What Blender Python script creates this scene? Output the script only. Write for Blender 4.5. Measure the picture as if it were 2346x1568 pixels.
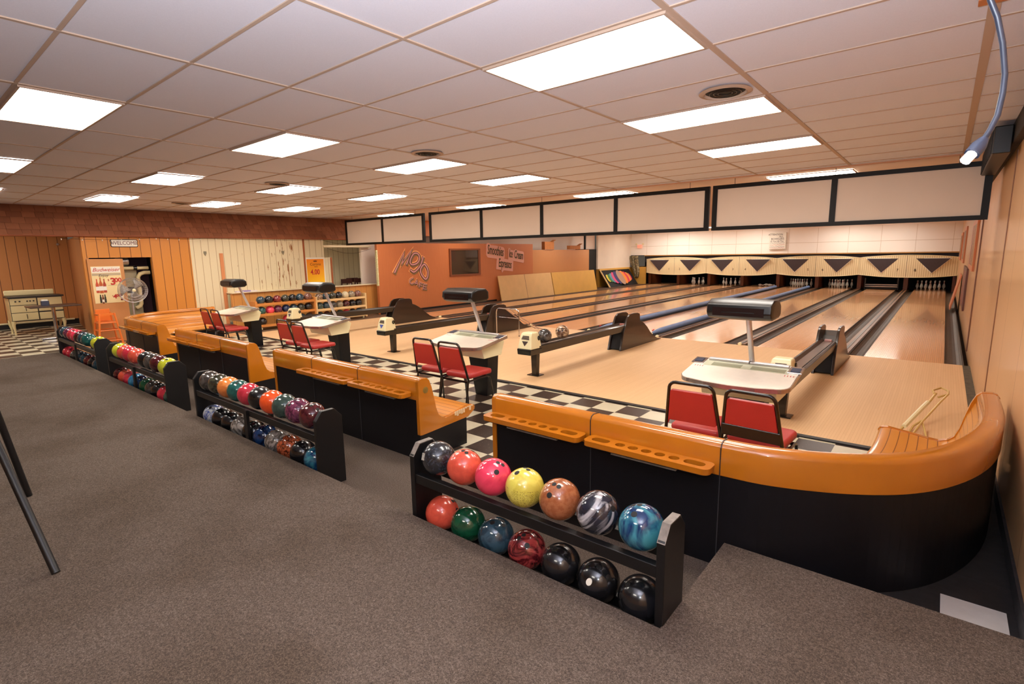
import bpy, bmesh, math, random
from mathutils import Vector, Matrix
random.seed(7)
C = bpy.context.scene.collection
PI = math.pi
for o in list(bpy.data.objects): bpy.data.objects.remove(o)
sc = bpy.context.scene

# ------------------------------------------------------------------ camera, world, exposure, flash
def camera():
    yaw, pitch, roll, f = 0.6889, 0.1666, -0.0164, 1195.75
    cy, sy, cp, sp = math.cos(yaw), math.sin(yaw), math.cos(pitch), math.sin(pitch)
    fw = Vector((-sy*cp, cy*cp, -sp)); r = Vector((cy, sy, 0)); u = r.cross(fw)
    cr, sr = math.cos(roll), math.sin(roll)
    r2 = cr*r + sr*u; u2 = -sr*r + cr*u
    cam = bpy.data.cameras.new('camera'); o = bpy.data.objects.new('camera', cam); C.objects.link(o)
    m = Matrix((r2, u2, -fw)).transposed().to_4x4(); m.translation = Vector((0, 0, 1.806))
    o.matrix_world = m
    cam.sensor_width = 36; cam.lens = f/2346*36; cam.clip_start = .02; cam.clip_end = 200
    sc.camera = o
camera()
sc.view_settings.view_transform = 'Standard'; sc.view_settings.look = 'None'
sc.view_settings.exposure = 0.85; sc.view_settings.gamma = 1.0
try: sc.view_settings.use_curve_mapping = False
except Exception: pass
w = bpy.data.worlds.new('world'); sc.world = w; w.use_nodes = True
w.node_tree.nodes['Background'].inputs[0].default_value = (1, .8, .62, 1)
w.node_tree.nodes['Background'].inputs[1].default_value = .05
LIGHT_COL = (1.0, .93, .84, 1); LIGHT_STR = 10.5
fl = bpy.data.lights.new('camera_flash', 'POINT'); fl.energy = 40; fl.color = (.83, .9, 1); fl.shadow_soft_size = .05
flo = bpy.data.objects.new('camera_flash', fl); flo.location = (-.06, -.05, 2.0); C.objects.link(flo)
# flash head tilted up so most of its light bounces off the ceiling
fb = bpy.data.lights.new('bounce_flash', 'SPOT'); fb.energy = 410; fb.color = (.86, .91, 1); fb.shadow_soft_size = .06; fb.spot_size = math.radians(150); fb.spot_blend = 1
fbo = bpy.data.objects.new('bounce_flash', fb); fbo.location = (-.15, -.1, 1.95); C.objects.link(fbo)
fbo.rotation_euler = Vector((-.62, .75, 1.1)).to_track_quat('-Z', 'Y').to_euler()

# ------------------------------------------------------------------ colour + materials
def lin(c):
    return tuple((v/255/12.92 if v/255 <= .04045 else ((v/255+.055)/1.055)**2.4) for v in c) + (1,)
MC = {}
def base_mat(name):
    m = bpy.data.materials.new(name); m.use_nodes = True
    nt = m.node_tree; b = nt.nodes['Principled BSDF']; return m, nt, b
def N(nt, t, **k):
    n = nt.nodes.new(t)
    for a, v in k.items(): setattr(n, a, v)
    return n
def plain(name, col, rough=.5, metal=0, coat=0, noise=.0, nscale=20, bump=0, emit=None, estr=0, spec=None, alpha=None):
    if name in MC: return MC[name]
    m, nt, b = base_mat(name)
    b.inputs['Base Color'].default_value = lin(col); b.inputs['Roughness'].default_value = rough
    b.inputs['Metallic'].default_value = metal; b.inputs['Coat Weight'].default_value = coat
    if spec is not None: b.inputs['Specular IOR Level'].default_value = spec
    if emit: b.inputs['Emission Color'].default_value = emit; b.inputs['Emission Strength'].default_value = estr
    if noise or bump:
        tc = N(nt, 'ShaderNodeTexCoord'); nz = N(nt, 'ShaderNodeTexNoise'); nz.inputs['Scale'].default_value = nscale
        nz.inputs['Detail'].default_value = 4
        nt.links.new(tc.outputs['Object'], nz.inputs['Vector'])
        if noise:
            mx = N(nt, 'ShaderNodeMix', data_type='RGBA'); mx.inputs['A'].default_value = lin([v*(1-noise) for v in col])
            mx.inputs['B'].default_value = lin([min(255, v*(1+noise)) for v in col])
            nt.links.new(nz.outputs['Fac'], mx.inputs['Factor']); nt.links.new(mx.outputs['Result'], b.inputs['Base Color'])
        if bump:
            bp = N(nt, 'ShaderNodeBump'); bp.inputs['Strength'].default_value = bump; bp.inputs['Distance'].default_value = .01
            nt.links.new(nz.outputs['Fac'], bp.inputs['Height']); nt.links.new(bp.outputs['Normal'], b.inputs['Normal'])
    MC[name] = m; return m
def mth(nt, op, a, b=None, c=None):
    n = N(nt, 'ShaderNodeMath', operation=op)
    for i, v in enumerate((a, b, c)):
        if v is None: continue
        if isinstance(v, (int, float)): n.inputs[i].default_value = v
        else: nt.links.new(v, n.inputs[i])
    return n.outputs[0]
def mixc(nt, f, a, b, mode='MIX'):
    n = N(nt, 'ShaderNodeMix', data_type='RGBA', blend_type=mode)
    for s, v in (('Factor', f), ('A', a), ('B', b)):
        if isinstance(v, (int, float)): n.inputs[s].default_value = v
        elif isinstance(v, tuple): n.inputs[s].default_value = v
        else: nt.links.new(v, n.inputs[s])
    return n.outputs['Result']
def planks(name, ca, cb, gap, width, across='X', along='Y', length=None, gapw=.03, rough=.4, coat=0, grain=.25, gscale=3, uv=False, rr=None, board=1.0):
    """boards or strips: one random tone per board, dark joints, stretched grain"""
    if name in MC: return MC[name]
    m, nt, b = base_mat(name)
    tc = N(nt, 'ShaderNodeTexCoord'); sp = N(nt, 'ShaderNodeSeparateXYZ')
    nt.links.new(tc.outputs['UV' if uv else 'Object'], sp.inputs[0])
    a = sp.outputs[across]; l = sp.outputs[along]
    q = mth(nt, 'DIVIDE', a, width); idx = mth(nt, 'FLOOR', q); fr = mth(nt, 'FRACT', q)
    wn = N(nt, 'ShaderNodeTexWhiteNoise', noise_dimensions='2D'); cmb = N(nt, 'ShaderNodeCombineXYZ')
    nt.links.new(idx, cmb.inputs[0])
    if length:
        off = mth(nt, 'MULTIPLY', mth(nt, 'FRACT', mth(nt, 'MULTIPLY', idx, .377)), length)
        lq = mth(nt, 'DIVIDE', mth(nt, 'ADD', l, off), length); nt.links.new(mth(nt, 'FLOOR', lq), cmb.inputs[1])
    nt.links.new(cmb.outputs[0], wn.inputs['Vector'])
    gz = N(nt, 'ShaderNodeTexNoise'); gz.inputs['Scale'].default_value = 1; gz.inputs['Detail'].default_value = 5
    gc = N(nt, 'ShaderNodeCombineXYZ')
    nt.links.new(mth(nt, 'MULTIPLY', a, gscale*14), gc.inputs[0]); nt.links.new(mth(nt, 'MULTIPLY', l, gscale*.7), gc.inputs[1])
    nt.links.new(mth(nt, 'MULTIPLY', idx, 3.1), gc.inputs[2]); nt.links.new(gc.outputs[0], gz.inputs['Vector'])
    t = mth(nt, 'ADD', mth(nt, 'MULTIPLY', mth(nt, 'SUBTRACT', wn.outputs['Value'], .5), board*.7), mth(nt, 'MULTIPLY', gz.outputs['Fac'], 1.0))
    t = mth(nt, 'ADD', mth(nt, 'MULTIPLY', mth(nt, 'SUBTRACT', t, .5), grain*4), .5)
    cl = N(nt, 'ShaderNodeClamp'); nt.links.new(t, cl.inputs[0])
    col = mixc(nt, cl.outputs[0], lin(ca), lin(cb))
    g = mth(nt, 'LESS_THAN', mth(nt, 'ABSOLUTE', mth(nt, 'SUBTRACT', fr, .5)), .5-gapw/2)
    col = mixc(nt, g, lin(gap), col)
    nt.links.new(col, b.inputs['Base Color'])
    b.inputs['Roughness'].default_value = rough; b.inputs['Coat Weight'].default_value = coat; b.inputs['Coat Roughness'].default_value = .05
    MC[name] = m; return m
def marble(c1, c2, scale=6, rough=.12, thr=.5, dist=2.0, stretch=1):
    name = 'ball_%d_%d_%d_%d_%d_%d' % (tuple(c1)+tuple(c2))
    if name in MC: return MC[name]
    m, nt, b = base_mat(name)
    tc = N(nt, 'ShaderNodeTexCoord'); nz = N(nt, 'ShaderNodeTexNoise'); nz.inputs['Scale'].default_value = scale*2.2
    nz.inputs['Detail'].default_value = 5; nz.inputs['Distortion'].default_value = dist
    mp = N(nt, 'ShaderNodeMapping'); mp.inputs['Scale'].default_value = (1, 1, stretch)
    nt.links.new(tc.outputs['Object'], mp.inputs[0]); nt.links.new(mp.outputs[0], nz.inputs['Vector'])
    r = N(nt, 'ShaderNodeValToRGB'); r.color_ramp.elements[0].position = thr-.1; r.color_ramp.elements[1].position = thr+.1
    r.color_ramp.elements[0].color = lin(c1); r.color_ramp.elements[1].color = lin(c2)
    nt.links.new(nz.outputs['Fac'], r.inputs[0]); out = r.outputs[0]
    if tuple(c1) == (222, 208, 92):   # printed rings on the lower half of the lemon yellow ball
        vo = N(nt, 'ShaderNodeTexVoronoi'); vo.inputs['Scale'].default_value = 62; vo.inputs['Randomness'].default_value = .35; nt.links.new(tc.outputs['Object'], vo.inputs['Vector'])
        rg = mth(nt, 'LESS_THAN', mth(nt, 'ABSOLUTE', mth(nt, 'SUBTRACT', vo.outputs['Distance'], .40)), .06)
        sz = N(nt, 'ShaderNodeSeparateXYZ'); nt.links.new(tc.outputs['Object'], sz.inputs[0])
        out = mixc(nt, mth(nt, 'MULTIPLY', mth(nt, 'MULTIPLY', rg, mth(nt, 'LESS_THAN', sz.outputs['Z'], .02)), .6), out, lin((120, 96, 40)))
    nt.links.new(out, b.inputs['Base Color'])
    b.inputs['Roughness'].default_value = rough; b.inputs['Coat Weight'].default_value = .6; b.inputs['Coat Roughness'].default_value = .06
    MC[name] = m; return m
def checker(name, ox, oy, s=.3048, dark=(58, 46, 40), light=(214, 204, 176), rough=.3, flip=0):
    m, nt, b = base_mat(name)
    tc = N(nt, 'ShaderNodeTexCoord'); sp = N(nt, 'ShaderNodeSeparateXYZ'); nt.links.new(tc.outputs['Object'], sp.inputs[0])
    i = mth(nt, 'FLOOR', mth(nt, 'DIVIDE', mth(nt, 'SUBTRACT', sp.outputs['X'], ox), s))
    j = mth(nt, 'FLOOR', mth(nt, 'DIVIDE', mth(nt, 'SUBTRACT', sp.outputs['Y'], oy), s))
    f = mth(nt, 'FLOORED_MODULO', mth(nt, 'ADD', mth(nt, 'ADD', i, j), flip), 2)
    nz = N(nt, 'ShaderNodeTexNoise'); nz.inputs['Scale'].default_value = 60; nz.inputs['Detail'].default_value = 6; nt.links.new(tc.outputs['Object'], nz.inputs['Vector'])
    sp2 = mth(nt, 'GREATER_THAN', nz.outputs['Fac'], .66)
    d = mixc(nt, sp2, lin(dark), lin((120, 100, 85)))
    n2 = N(nt, 'ShaderNodeTexNoise'); n2.inputs['Scale'].default_value = 2.3; nt.links.new(tc.outputs['Object'], n2.inputs['Vector'])
    l = mixc(nt, n2.outputs['Fac'], lin(light), lin([v*.86 for v in light]))
    nt.links.new(mixc(nt, f, l, d), b.inputs['Base Color']); b.inputs['Roughness'].default_value = rough; b.inputs['Specular IOR Level'].default_value = .25
    MC[name] = m; return m
def carpet_mat():
    m, nt, b = base_mat('carpet')
    tc = N(nt, 'ShaderNodeTexCoord')
    n1 = N(nt, 'ShaderNodeTexNoise'); n1.inputs['Scale'].default_value = 230; n1.inputs['Detail'].default_value = 3; n1.inputs['Roughness'].default_value = .7
    n2 = N(nt, 'ShaderNodeTexNoise'); n2.inputs['Scale'].default_value = 1.3; n2.inputs['Detail'].default_value = 5
    n3 = N(nt, 'ShaderNodeTexNoise'); n3.inputs['Scale'].default_value = 110; n3.inputs['Detail'].default_value = 2
    for n in (n1, n2, n3): nt.links.new(tc.outputs['Object'], n.inputs['Vector'])
    r = N(nt, 'ShaderNodeValToRGB'); e = r.color_ramp.elements
    e[0].position = .34; e[0].color = lin((58, 49, 44)); e[1].position = .66; e[1].color = lin((130, 116, 104))
    mid = r.color_ramp.elements.new(.5); mid.color = lin((91, 79, 70))
    nt.links.new(mth(nt, 'ADD', mth(nt, 'MULTIPLY', n1.outputs['Fac'], .65), mth(nt, 'MULTIPLY', n3.outputs['Fac'], .35)), r.inputs[0])
    r2 = N(nt, 'ShaderNodeValToRGB'); e = r2.color_ramp.elements
    e[0].position = .3; e[0].color = (.72, .68, .62, 1); e[1].position = .55; e[1].color = (1, 1, 1, 1)
    nt.links.new(n2.outputs['Fac'], r2.inputs[0])
    nt.links.new(mixc(nt, 1.0, r.outputs[0], r2.outputs[0], 'MULTIPLY'), b.inputs['Base Color'])
    bp = N(nt, 'ShaderNodeBump'); bp.inputs['Strength'].default_value = .5; bp.inputs['Distance'].default_value = .004
    nt.links.new(n1.outputs['Fac'], bp.inputs['Height']); nt.links.new(bp.outputs['Normal'], b.inputs['Normal'])
    b.inputs['Roughness'].default_value = .95; b.inputs['Specular IOR Level'].default_value = .15
    return m
def shingle_mat():
    m, nt, b = base_mat('cedar_shingle')
    g = N(nt, 'ShaderNodeNewGeometry'); r = N(nt, 'ShaderNodeValToRGB'); e = r.color_ramp.elements
    e[0].color = lin((140, 84, 56)); e[1].color = lin((170, 106, 72)); nt.links.new(g.outputs['Random Per Island'], r.inputs[0])
    tc = N(nt, 'ShaderNodeTexCoord'); nz = N(nt, 'ShaderNodeTexNoise'); nz.inputs['Scale'].default_value = 6; nt.links.new(tc.outputs['Object'], nz.inputs['Vector'])
    nt.links.new(mixc(nt, mth(nt, 'MULTIPLY', nz.outputs['Fac'], .5), r.outputs[0], lin((110, 66, 46))), b.inputs['Base Color'])
    b.inputs['Roughness'].default_value = .7; return m
def peel_mat():
    """old cream painted boards with brown streaks where the paint has gone"""
    m, nt, b = base_mat('peeling_boards')
    tc = N(nt, 'ShaderNodeTexCoord'); sp = N(nt, 'ShaderNodeSeparateXYZ'); nt.links.new(tc.outputs['Object'], sp.inputs[0])
    y, z = sp.outputs['Y'], sp.outputs['Z']
    q = mth(nt, 'FRACT', mth(nt, 'DIVIDE', y, .17)); gp = mth(nt, 'LESS_THAN', q, .06)
    nz = N(nt, 'ShaderNodeTexNoise'); nz.inputs['Scale'].default_value = 1; nz.inputs['Detail'].default_value = 6
    cb = N(nt, 'ShaderNodeCombineXYZ'); nt.links.new(mth(nt, 'MULTIPLY', y, 22), cb.inputs[0]); nt.links.new(mth(nt, 'MULTIPLY', z, 2.2), cb.inputs[1])
    nt.links.new(cb.outputs[0], nz.inputs['Vector'])
    near = mth(nt, 'SUBTRACT', 1, mth(nt, 'MINIMUM', mth(nt, 'MULTIPLY', mth(nt, 'ABSOLUTE', mth(nt, 'SUBTRACT', y, 7.35)), 1.25), 1))
    thr = mth(nt, 'ADD', nz.outputs['Fac'], mth(nt, 'MULTIPLY', near, .13))
    pk = mth(nt, 'GREATER_THAN', thr, .70)
    col = mixc(nt, gp, lin((226, 212, 176)), lin((168, 140, 100)))
    col = mixc(nt, pk, col, lin((150, 96, 52)))
    nt.links.new(col, b.inputs['Base Color']); b.inputs['Roughness'].default_value = .6
    return m
def uvwood(name, ca, cb, rough=.25, coat=.5): return planks(name, ca, cb, tuple(v*.5 for v in ca), .06, 'Y', 'X', None, .1, rough, coat, .12, 1.2, uv=True, board=.5)

M_carpet = carpet_mat(); M_shingle = shingle_mat(); M_peel = peel_mat()
M_check = checker('checker_tile', -3.377, 3.663)
M_check_up = checker('checker_tile_upper', -3.377, 3.663)
M_lane = planks('lane_boards', (222, 160, 108), (236, 180, 130), (182, 118, 72), .027, 'X', 'Y', 2.4, .06, .14, .25, .14, 2)
M_appr = planks('approach_boards', (214, 172, 124), (228, 188, 142), (190, 138, 92), .027, 'X', 'Y', 1.6, .05, .55, .0, .12, 2)
M_bench = plain('varnished_maple', (184, 108, 20), .22, coat=.6, noise=.1, nscale=3)
M_slat = planks('slatted_seat', (192, 118, 34), (208, 138, 50), (120, 60, 18), .06, 'Y', 'X', None, .09, .32, .25, .10, 1.2, uv=True, board=.6)
M_rightwall = planks('wall_wood_panel', (200, 154, 108), (210, 166, 120), (128, 82, 48), 1.22, 'Y', 'Z', None, .008, .45, .15, .10, 4, board=.2)
M_darkpanel = planks('wall_wood_boards', (196, 126, 66), (208, 140, 80), (96, 52, 26), .2, 'Y', 'Z', None, .06, .45, .1, .10, 1.5, board=.4)
M_orpanel = planks('wall_amber_boards', (204, 128, 48), (216, 144, 62), (110, 62, 26), .2, 'Y', 'Z', None, .06, .4, .1, .08, 1.5, board=.3)
M_xpanel = planks('return_wall_boards', (188, 122, 70), (202, 136, 82), (96, 52, 26), .3, 'X', 'Z', None, .04, .45, .1, .08, 1.5)
M_counter = planks('counter_front_wood', (202, 136, 66), (212, 150, 80), (150, 92, 42), .2, 'Y', 'Z', None, .04, .45, .1, .08, 2)
M_mojo = planks('wall_orange_veneer', (178, 100, 56), (202, 124, 74), (178, 100, 58), .6, 'Y', 'Z', None, .004, .4, .1, .16, 4, board=.2)
M_mojo2 = planks('wall_brown_veneer', (190, 128, 76), (204, 142, 88), (186, 124, 72), .6, 'Y', 'Z', None, .004, .4, .1, .10, 4, board=.3)
M_cream_v = planks('cream_vertical_boards', (214, 202, 166), (222, 210, 176), (170, 150, 116), .19, 'Y', 'Z', None, .08, .6, 0, .06, 1)
M_mask = planks('fluted_cream_panel', (226, 208, 164), (232, 214, 172), (186, 160, 116), .075, 'X', 'Z', None, .22, .5, 0, .04, 1, board=.3)
M_black = plain('black_laminate', (17, 16, 20), .42, noise=.15, spec=.3)
M_blackr = plain('black_painted_wood', (15, 14, 15), .42, noise=.2, nscale=8, bump=.1)
M_brail = plain('brown_black_metal', (32, 24, 17), .35, coat=.2, noise=.1)
M_trough = plain('worn_brown_trough', (92, 66, 50), .3, noise=.15)
M_tile = plain('ceiling_tile', (213, 211, 221), .9, noise=.03, nscale=160)
M_tee = plain('ceiling_tee', (184, 160, 142), .7, spec=.2)
M_plaster = plain('ceiling_plaster', (214, 196, 184), .8)
M_white = plain('white_panel', (248, 240, 230), .6)
M_wallwhite = plain('offwhite_wall', (236, 222, 204), .7, noise=.03, nscale=2)
M_screen = plain('screen_fabric', (226, 210, 194), .6, noise=.02, nscale=2)
M_frame = plain('black_screen_frame', (14, 11, 9), .5, spec=.3)
M_chrome = plain('chrome', (215, 215, 220), .15, metal=1)
M_alu = plain('brushed_aluminium', (200, 196, 196), .35, metal=.85)
M_red = plain('red_vinyl', (170, 42, 40), .4, noise=.05, nscale=6)
M_btube = plain('black_tube', (16, 14, 14), .25, coat=.3)
M_cream = plain('cream_plastic', (232, 220, 176), .35, coat=.2)
M_top = plain('cream_laminate', (234, 224, 208), .28, coat=.3, noise=.03)
M_glass = plain('grey_green_glass', (150, 152, 128), .12)
M_gold = plain('gold_paint', (212, 180, 110), .35, metal=.3)
M_pin = plain('pin_white', (232, 226, 212), .25, coat=.4)
M_pinred = plain('pin_red', (190, 50, 60), .4)
M_hole = plain('ball_hole_dark', (10, 8, 8), .6)
M_diff = plain('light_diffuser', (255, 250, 240), .5, emit=LIGHT_COL, estr=LIGHT_STR)
M_gutter = plain('gutter_grey', (66, 55, 44), .5, noise=.25, nscale=5)
M_cap = plain('division_wood', (116, 80, 54), .4, coat=.1, noise=.2, nscale=6)
M_pit = plain('pit_black', (12, 11, 14), .7)
M_blue = plain('blue_vinyl', (112, 138, 182), .45, noise=.06, nscale=4)
M_tan = plain('tan_board', (216, 174, 112), .5, noise=.05, nscale=3)
M_yel = plain('yellow_board', (214, 164, 72), .5, noise=.05, nscale=3)
M_rackw = plain('orange_pine', (206, 134, 66), .45, noise=.08, nscale=3)
M_rackl = plain('pale_pine', (224, 190, 136), .45, noise=.06, nscale=3)
M_paper = plain('paper_white', (236, 230, 216), .7)
M_ink = plain('ink_dark', (60, 45, 42), .7)
M_inkred = plain('ink_red', (196, 48, 40), .6)
M_stick = plain('mast_brown', (60, 40, 30), .5)

# ------------------------------------------------------------------ mesh helpers
class MB:
    def __init__(s): s.v = []; s.f = []; s.uv = None
    def add(s, vs, fs):
        n = len(s.v); s.v += [tuple(v) for v in vs]; s.f += [tuple(i+n for i in f) for f in fs]; return s
    def box(s, x0, x1, y0, y1, z0, z1, rot=None, c=None):
        vs = [(x, y, z) for x in (x0, x1) for y in (y0, y1) for z in (z0, z1)]
        if rot:
            c = Vector(c if c else ((x0+x1)/2, (y0+y1)/2, (z0+z1)/2)); vs = [tuple(rot @ (Vector(v)-c) + c) for v in vs]
        return s.add(vs, [(0,1,3,2),(4,6,7,5),(0,4,5,1),(2,3,7,6),(0,2,6,4),(1,5,7,3)])
    def prism(s, pts, axis, a, b):
        """polygon extruded along axis from a to b; pts are the other two coordinates in order"""
        def P(p, t): return {'X': (t, p[0], p[1]), 'Y': (p[0], t, p[1]), 'Z': (p[0], p[1], t)}[axis]
        n = len(pts); vs = [P(p, a) for p in pts] + [P(p, b) for p in pts]
        fs = [tuple(range(n)), tuple(range(2*n-1, n-1, -1))] + [(i, (i+1) % n, n+(i+1) % n, n+i) for i in range(n)]
        return s.add(vs, fs)
    def tube(s, pts, r, n=8, closed=False, cap=True):
        pts = [Vector(p) for p in pts]; k = len(pts); rr = r if isinstance(r, (list, tuple)) else [r]*k
        ref = None; rings = []
        for i, p in enumerate(pts):
            if closed: d = pts[(i+1) % k]-pts[i-1]
            else: d = pts[min(i+1, k-1)]-pts[max(i-1, 0)]
            d.normalize()
            if ref is None:
                ref = Vector((0, 0, 1)) if abs(d.z) < .9 else Vector((1, 0, 0))
            a = d.cross(ref); a.normalize(); b = a.cross(d); b.normalize(); ref = b
            rings.append([p + rr[i]*(math.cos(2*PI*j/n)*a + math.sin(2*PI*j/n)*b) for j in range(n)])
        vs = [v for g in rings for v in g]; fs = []
        for i in range(k if closed else k-1):
            i2 = (i+1) % k
            for j in range(n): fs.append((i*n+j, i*n+(j+1) % n, i2*n+(j+1) % n, i2*n+j))
        if cap and not closed: fs += [tuple(range(n-1, -1, -1)), tuple((k-1)*n+j for j in range(n))]
        return s.add(vs, fs)
    def lathe(s, prof, n=24, c=(0, 0, 0), axis='Z'):
        vs = []; fs = []; k = len(prof)
        for r, h in prof:
            for j in range(n):
                a = 2*PI*j/n; x, y = r*math.cos(a), r*math.sin(a)
                vs.append({'Z': (c[0]+x, c[1]+y, c[2]+h), 'X': (c[0]+h, c[1]+x, c[2]+y), 'Y': (c[0]+x, c[1]+h, c[2]+y)}[axis])
        for i in range(k-1):
            for j in range(n): fs.append((i*n+j, i*n+(j+1) % n, (i+1)*n+(j+1) % n, (i+1)*n+j))
        fs += [tuple(range(n-1, -1, -1)), tuple((k-1)*n+j for j in range(n))]
        return s.add(vs, fs)
    def obj(s, name, mat, parent=None, smooth=False, bevel=0, seg=2, label=None, kind=None, loc=None):
        me = bpy.data.meshes.new(name); me.from_pydata(s.v, [], s.f)
        if s.uv:
            uvl = me.uv_layers.new(name='UVMap')
            for li, l in enumerate(me.loops): uvl.data[li].uv = s.uv[l.vertex_index] if not isinstance(s.uv[0], list) else (0, 0)
        bm = bmesh.new(); bm.from_mesh(me); bmesh.ops.remove_doubles(bm, verts=bm.verts, dist=1e-6) if not s.uv else None
        bmesh.ops.recalc_face_normals(bm, faces=bm.faces); bm.to_mesh(me); bm.free()
        me.materials.append(mat)
        if smooth:
            for p in me.polygons: p.use_smooth = True
        o = bpy.data.objects.new(name, me); C.objects.link(o)
        if parent: o.parent = parent
        if loc: o.location = loc
        if bevel:
            md = o.modifiers.new('bevel', 'BEVEL'); md.width = bevel; md.segments = seg; md.limit_method = 'ANGLE'; md.angle_limit = .6
            if not smooth:
                for p in me.polygons: p.use_smooth = True
            wn = o.modifiers.new('wn', 'WEIGHTED_NORMAL'); wn.keep_sharp = True
        elif smooth:
            md = o.modifiers.new('es', 'EDGE_SPLIT'); md.split_angle = .7
        if label: o['label'] = label
        if kind: o['kind'] = kind
        return o
def tag(o, label, cat, group=None):
    o['label'] = label; o['category'] = cat
    if group: o['group'] = group
    return o
def thing(name, label, cat, loc=(0, 0, 0), rz=0, group=None):
    o = bpy.data.objects.new(name, None); C.objects.link(o); o.location = loc; o.rotation_euler = (0, 0, rz); o.empty_display_size = .1
    return tag(o, label, cat, group)
def struct(name, mb, mat, **k): return mb.obj(name, mat, kind='structure', **k)
def dup(root, loc, rz=None, label=None):
    r = root.copy(); C.objects.link(r); r.location = loc
    if rz is not None: r.rotation_euler = (0, 0, rz)
    if label: r['label'] = label
    for ch in list(root.children):
        c = ch.copy(); C.objects.link(c); c.parent = r
        for g in ch.children:
            d = g.copy(); C.objects.link(d); d.parent = c
    return r
B = lambda *a, **k: MB().box(*a, **k)
def curve_mesh(cu, name, mat, parent):
    o = bpy.data.objects.new('tmp', cu); C.objects.link(o)
    dg = bpy.context.evaluated_depsgraph_get(); me = bpy.data.meshes.new_from_object(o.evaluated_get(dg))
    bpy.data.objects.remove(o); me.name = name; me.materials.clear(); me.materials.append(mat)
    o = bpy.data.objects.new(name, me); C.objects.link(o)
    if parent: o.parent = parent
    return o
def text(body, size, mat, parent, loc, face='X', ext=.002, name='lettering', sx=1, shear=0, align='CENTER', roll=0, bold=0):
    cu = bpy.data.curves.new('t', 'FONT'); cu.body = body; cu.size = size; cu.extrude = ext; cu.align_x = align; cu.align_y = 'CENTER'
    cu.shear = shear; cu.offset = bold; cu.resolution_u = 3
    o = curve_mesh(cu, name, mat, parent)
    base = {'X': Matrix(((0, 0, 1), (1, 0, 0), (0, 1, 0))), 'Y': Matrix(((1, 0, 0), (0, 0, -1), (0, 1, 0)))}[face].to_4x4()
    m = Matrix.Translation(loc) @ base @ Matrix.Rotation(roll, 4, 'Z') @ Matrix.Diagonal((sx, 1, 1, 1))
    o.data.transform(m); return o
def plate2d(outline, holes, t, name, mat, parent, loc=(0, 0, 0)):
    cu = bpy.data.curves.new('p', 'CURVE'); cu.dimensions = '2D'; cu.fill_mode = 'BOTH'; cu.extrude = t/2
    for pts in [outline]+holes:
        s = cu.splines.new('POLY'); s.points.add(len(pts)-1); s.use_cyclic_u = True
        for i, p in enumerate(pts): s.points[i].co = (p[0], p[1], 0, 1)
    o = curve_mesh(cu, name, mat, parent); o.data.transform(Matrix.Translation(loc)); return o
def rrect(x0, x1, y0, y1, r, n=5):
    pts = []
    for cx, cy, a in ((x1-r, y1-r, 0), (x0+r, y1-r, 90), (x0+r, y0+r, 180), (x1-r, y0+r, 270)):
        for i in range(n+1):
            t = math.radians(a+90*i/n); pts.append((cx+r*math.cos(t), cy+r*math.sin(t)))
    return pts
def ell(cx, cy, rx, ry, n=16, ph=0): return [(cx+rx*math.cos(2*PI*i/n+ph), cy+ry*math.sin(2*PI*i/n+ph)) for i in range(n)]

# ------------------------------------------------------------------ the setting
ZC = 2.965; UP = .16; XR = .45; XL = -14.25; YB = 28.3
# raised carpeted walkway with the jog beside the curved bench
mb = MB().prism([(-12.5, -4), (XR, -4), (XR, 2.88), (-.825, 2.88), (-.825, 2.0), (-12.5, 2.0)], 'Z', -.1, UP)
struct('floor', mb, M_carpet)
struct('floor', MB().prism([(-18.6, -4), (-12.5, -4), (-12.5, 2.3), (-14.25, 2.3), (-14.25, 3.4), (-18.6, 3.4)], 'Z', -.1, UP), M_check_up)
struct('trim_1', B(-13.6, -12.52, 2.27, 2.31, .13, .166), M_alu)
struct('floor', B(-12.5, -.825, 2.0, 2.93, -.1, 0), M_carpet)
struct('floor', B(-12.85, -.5, 2.93, 5.53, -.1, 0), M_check)
struct('floor', B(-.5, .15, 3.62, 5.53, -.1, 0), M_check)
struct('floor', B(.15, XR, 3.62, 5.53, -.1, 0), plain('dirty_black_strip', (24, 24, 25), .7, noise=.8, nscale=16, bump=.3))
struct('floor', B(-.5, XR, 2.9, 3.62, -.1, -.0), plain('dirty_black_corner', (26, 26, 28), .6, noise=.5, nscale=20, bump=.2))
struct('floor', B(.145, .40, 3.02, 3.345, -.01, .004), plain('lone_white_tile', (196, 192, 188), .5, noise=.04))
struct('floor', B(-14.25, -12.85, 2.3, 5.53, -.1, 0), planks('left_floor_wood', (206, 152, 96), (220, 170, 116), (150, 100, 60), .06, 'X', 'Y', 1.2, .06, .4, .1, .15, 2))
struct('trim_2', B(-12.9, .36, 5.53, 5.60, -.05, .014), M_blackr, bevel=.004)
struct('floor', B(-12.95, .36, 5.60, 10.5, -.1, 0), M_appr)
struct('floor', B(-14.25, -12.95, 5.53, 10.5, -.1, -.004), plain('left_dark_floor', (96, 74, 56), .6, noise=.2))
struct('floor', B(.36, XR+.03, 5.53, 10.5, -.1, -.002), plain('worn_edge_floor', (70, 62, 48), .8, noise=.6, nscale=14, bump=.5))
struct('floor', B(-14.3, XR+.03, 10.5, 31, -.16, -.12), plain('lane_underfloor', (40, 32, 26), .8))
struct('floor', B(-14.3, -13.13, 10.5, 28.5, -.12, -.004), plain('left_lane_side_floor', (84, 60, 42), .6, noise=.2))
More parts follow.
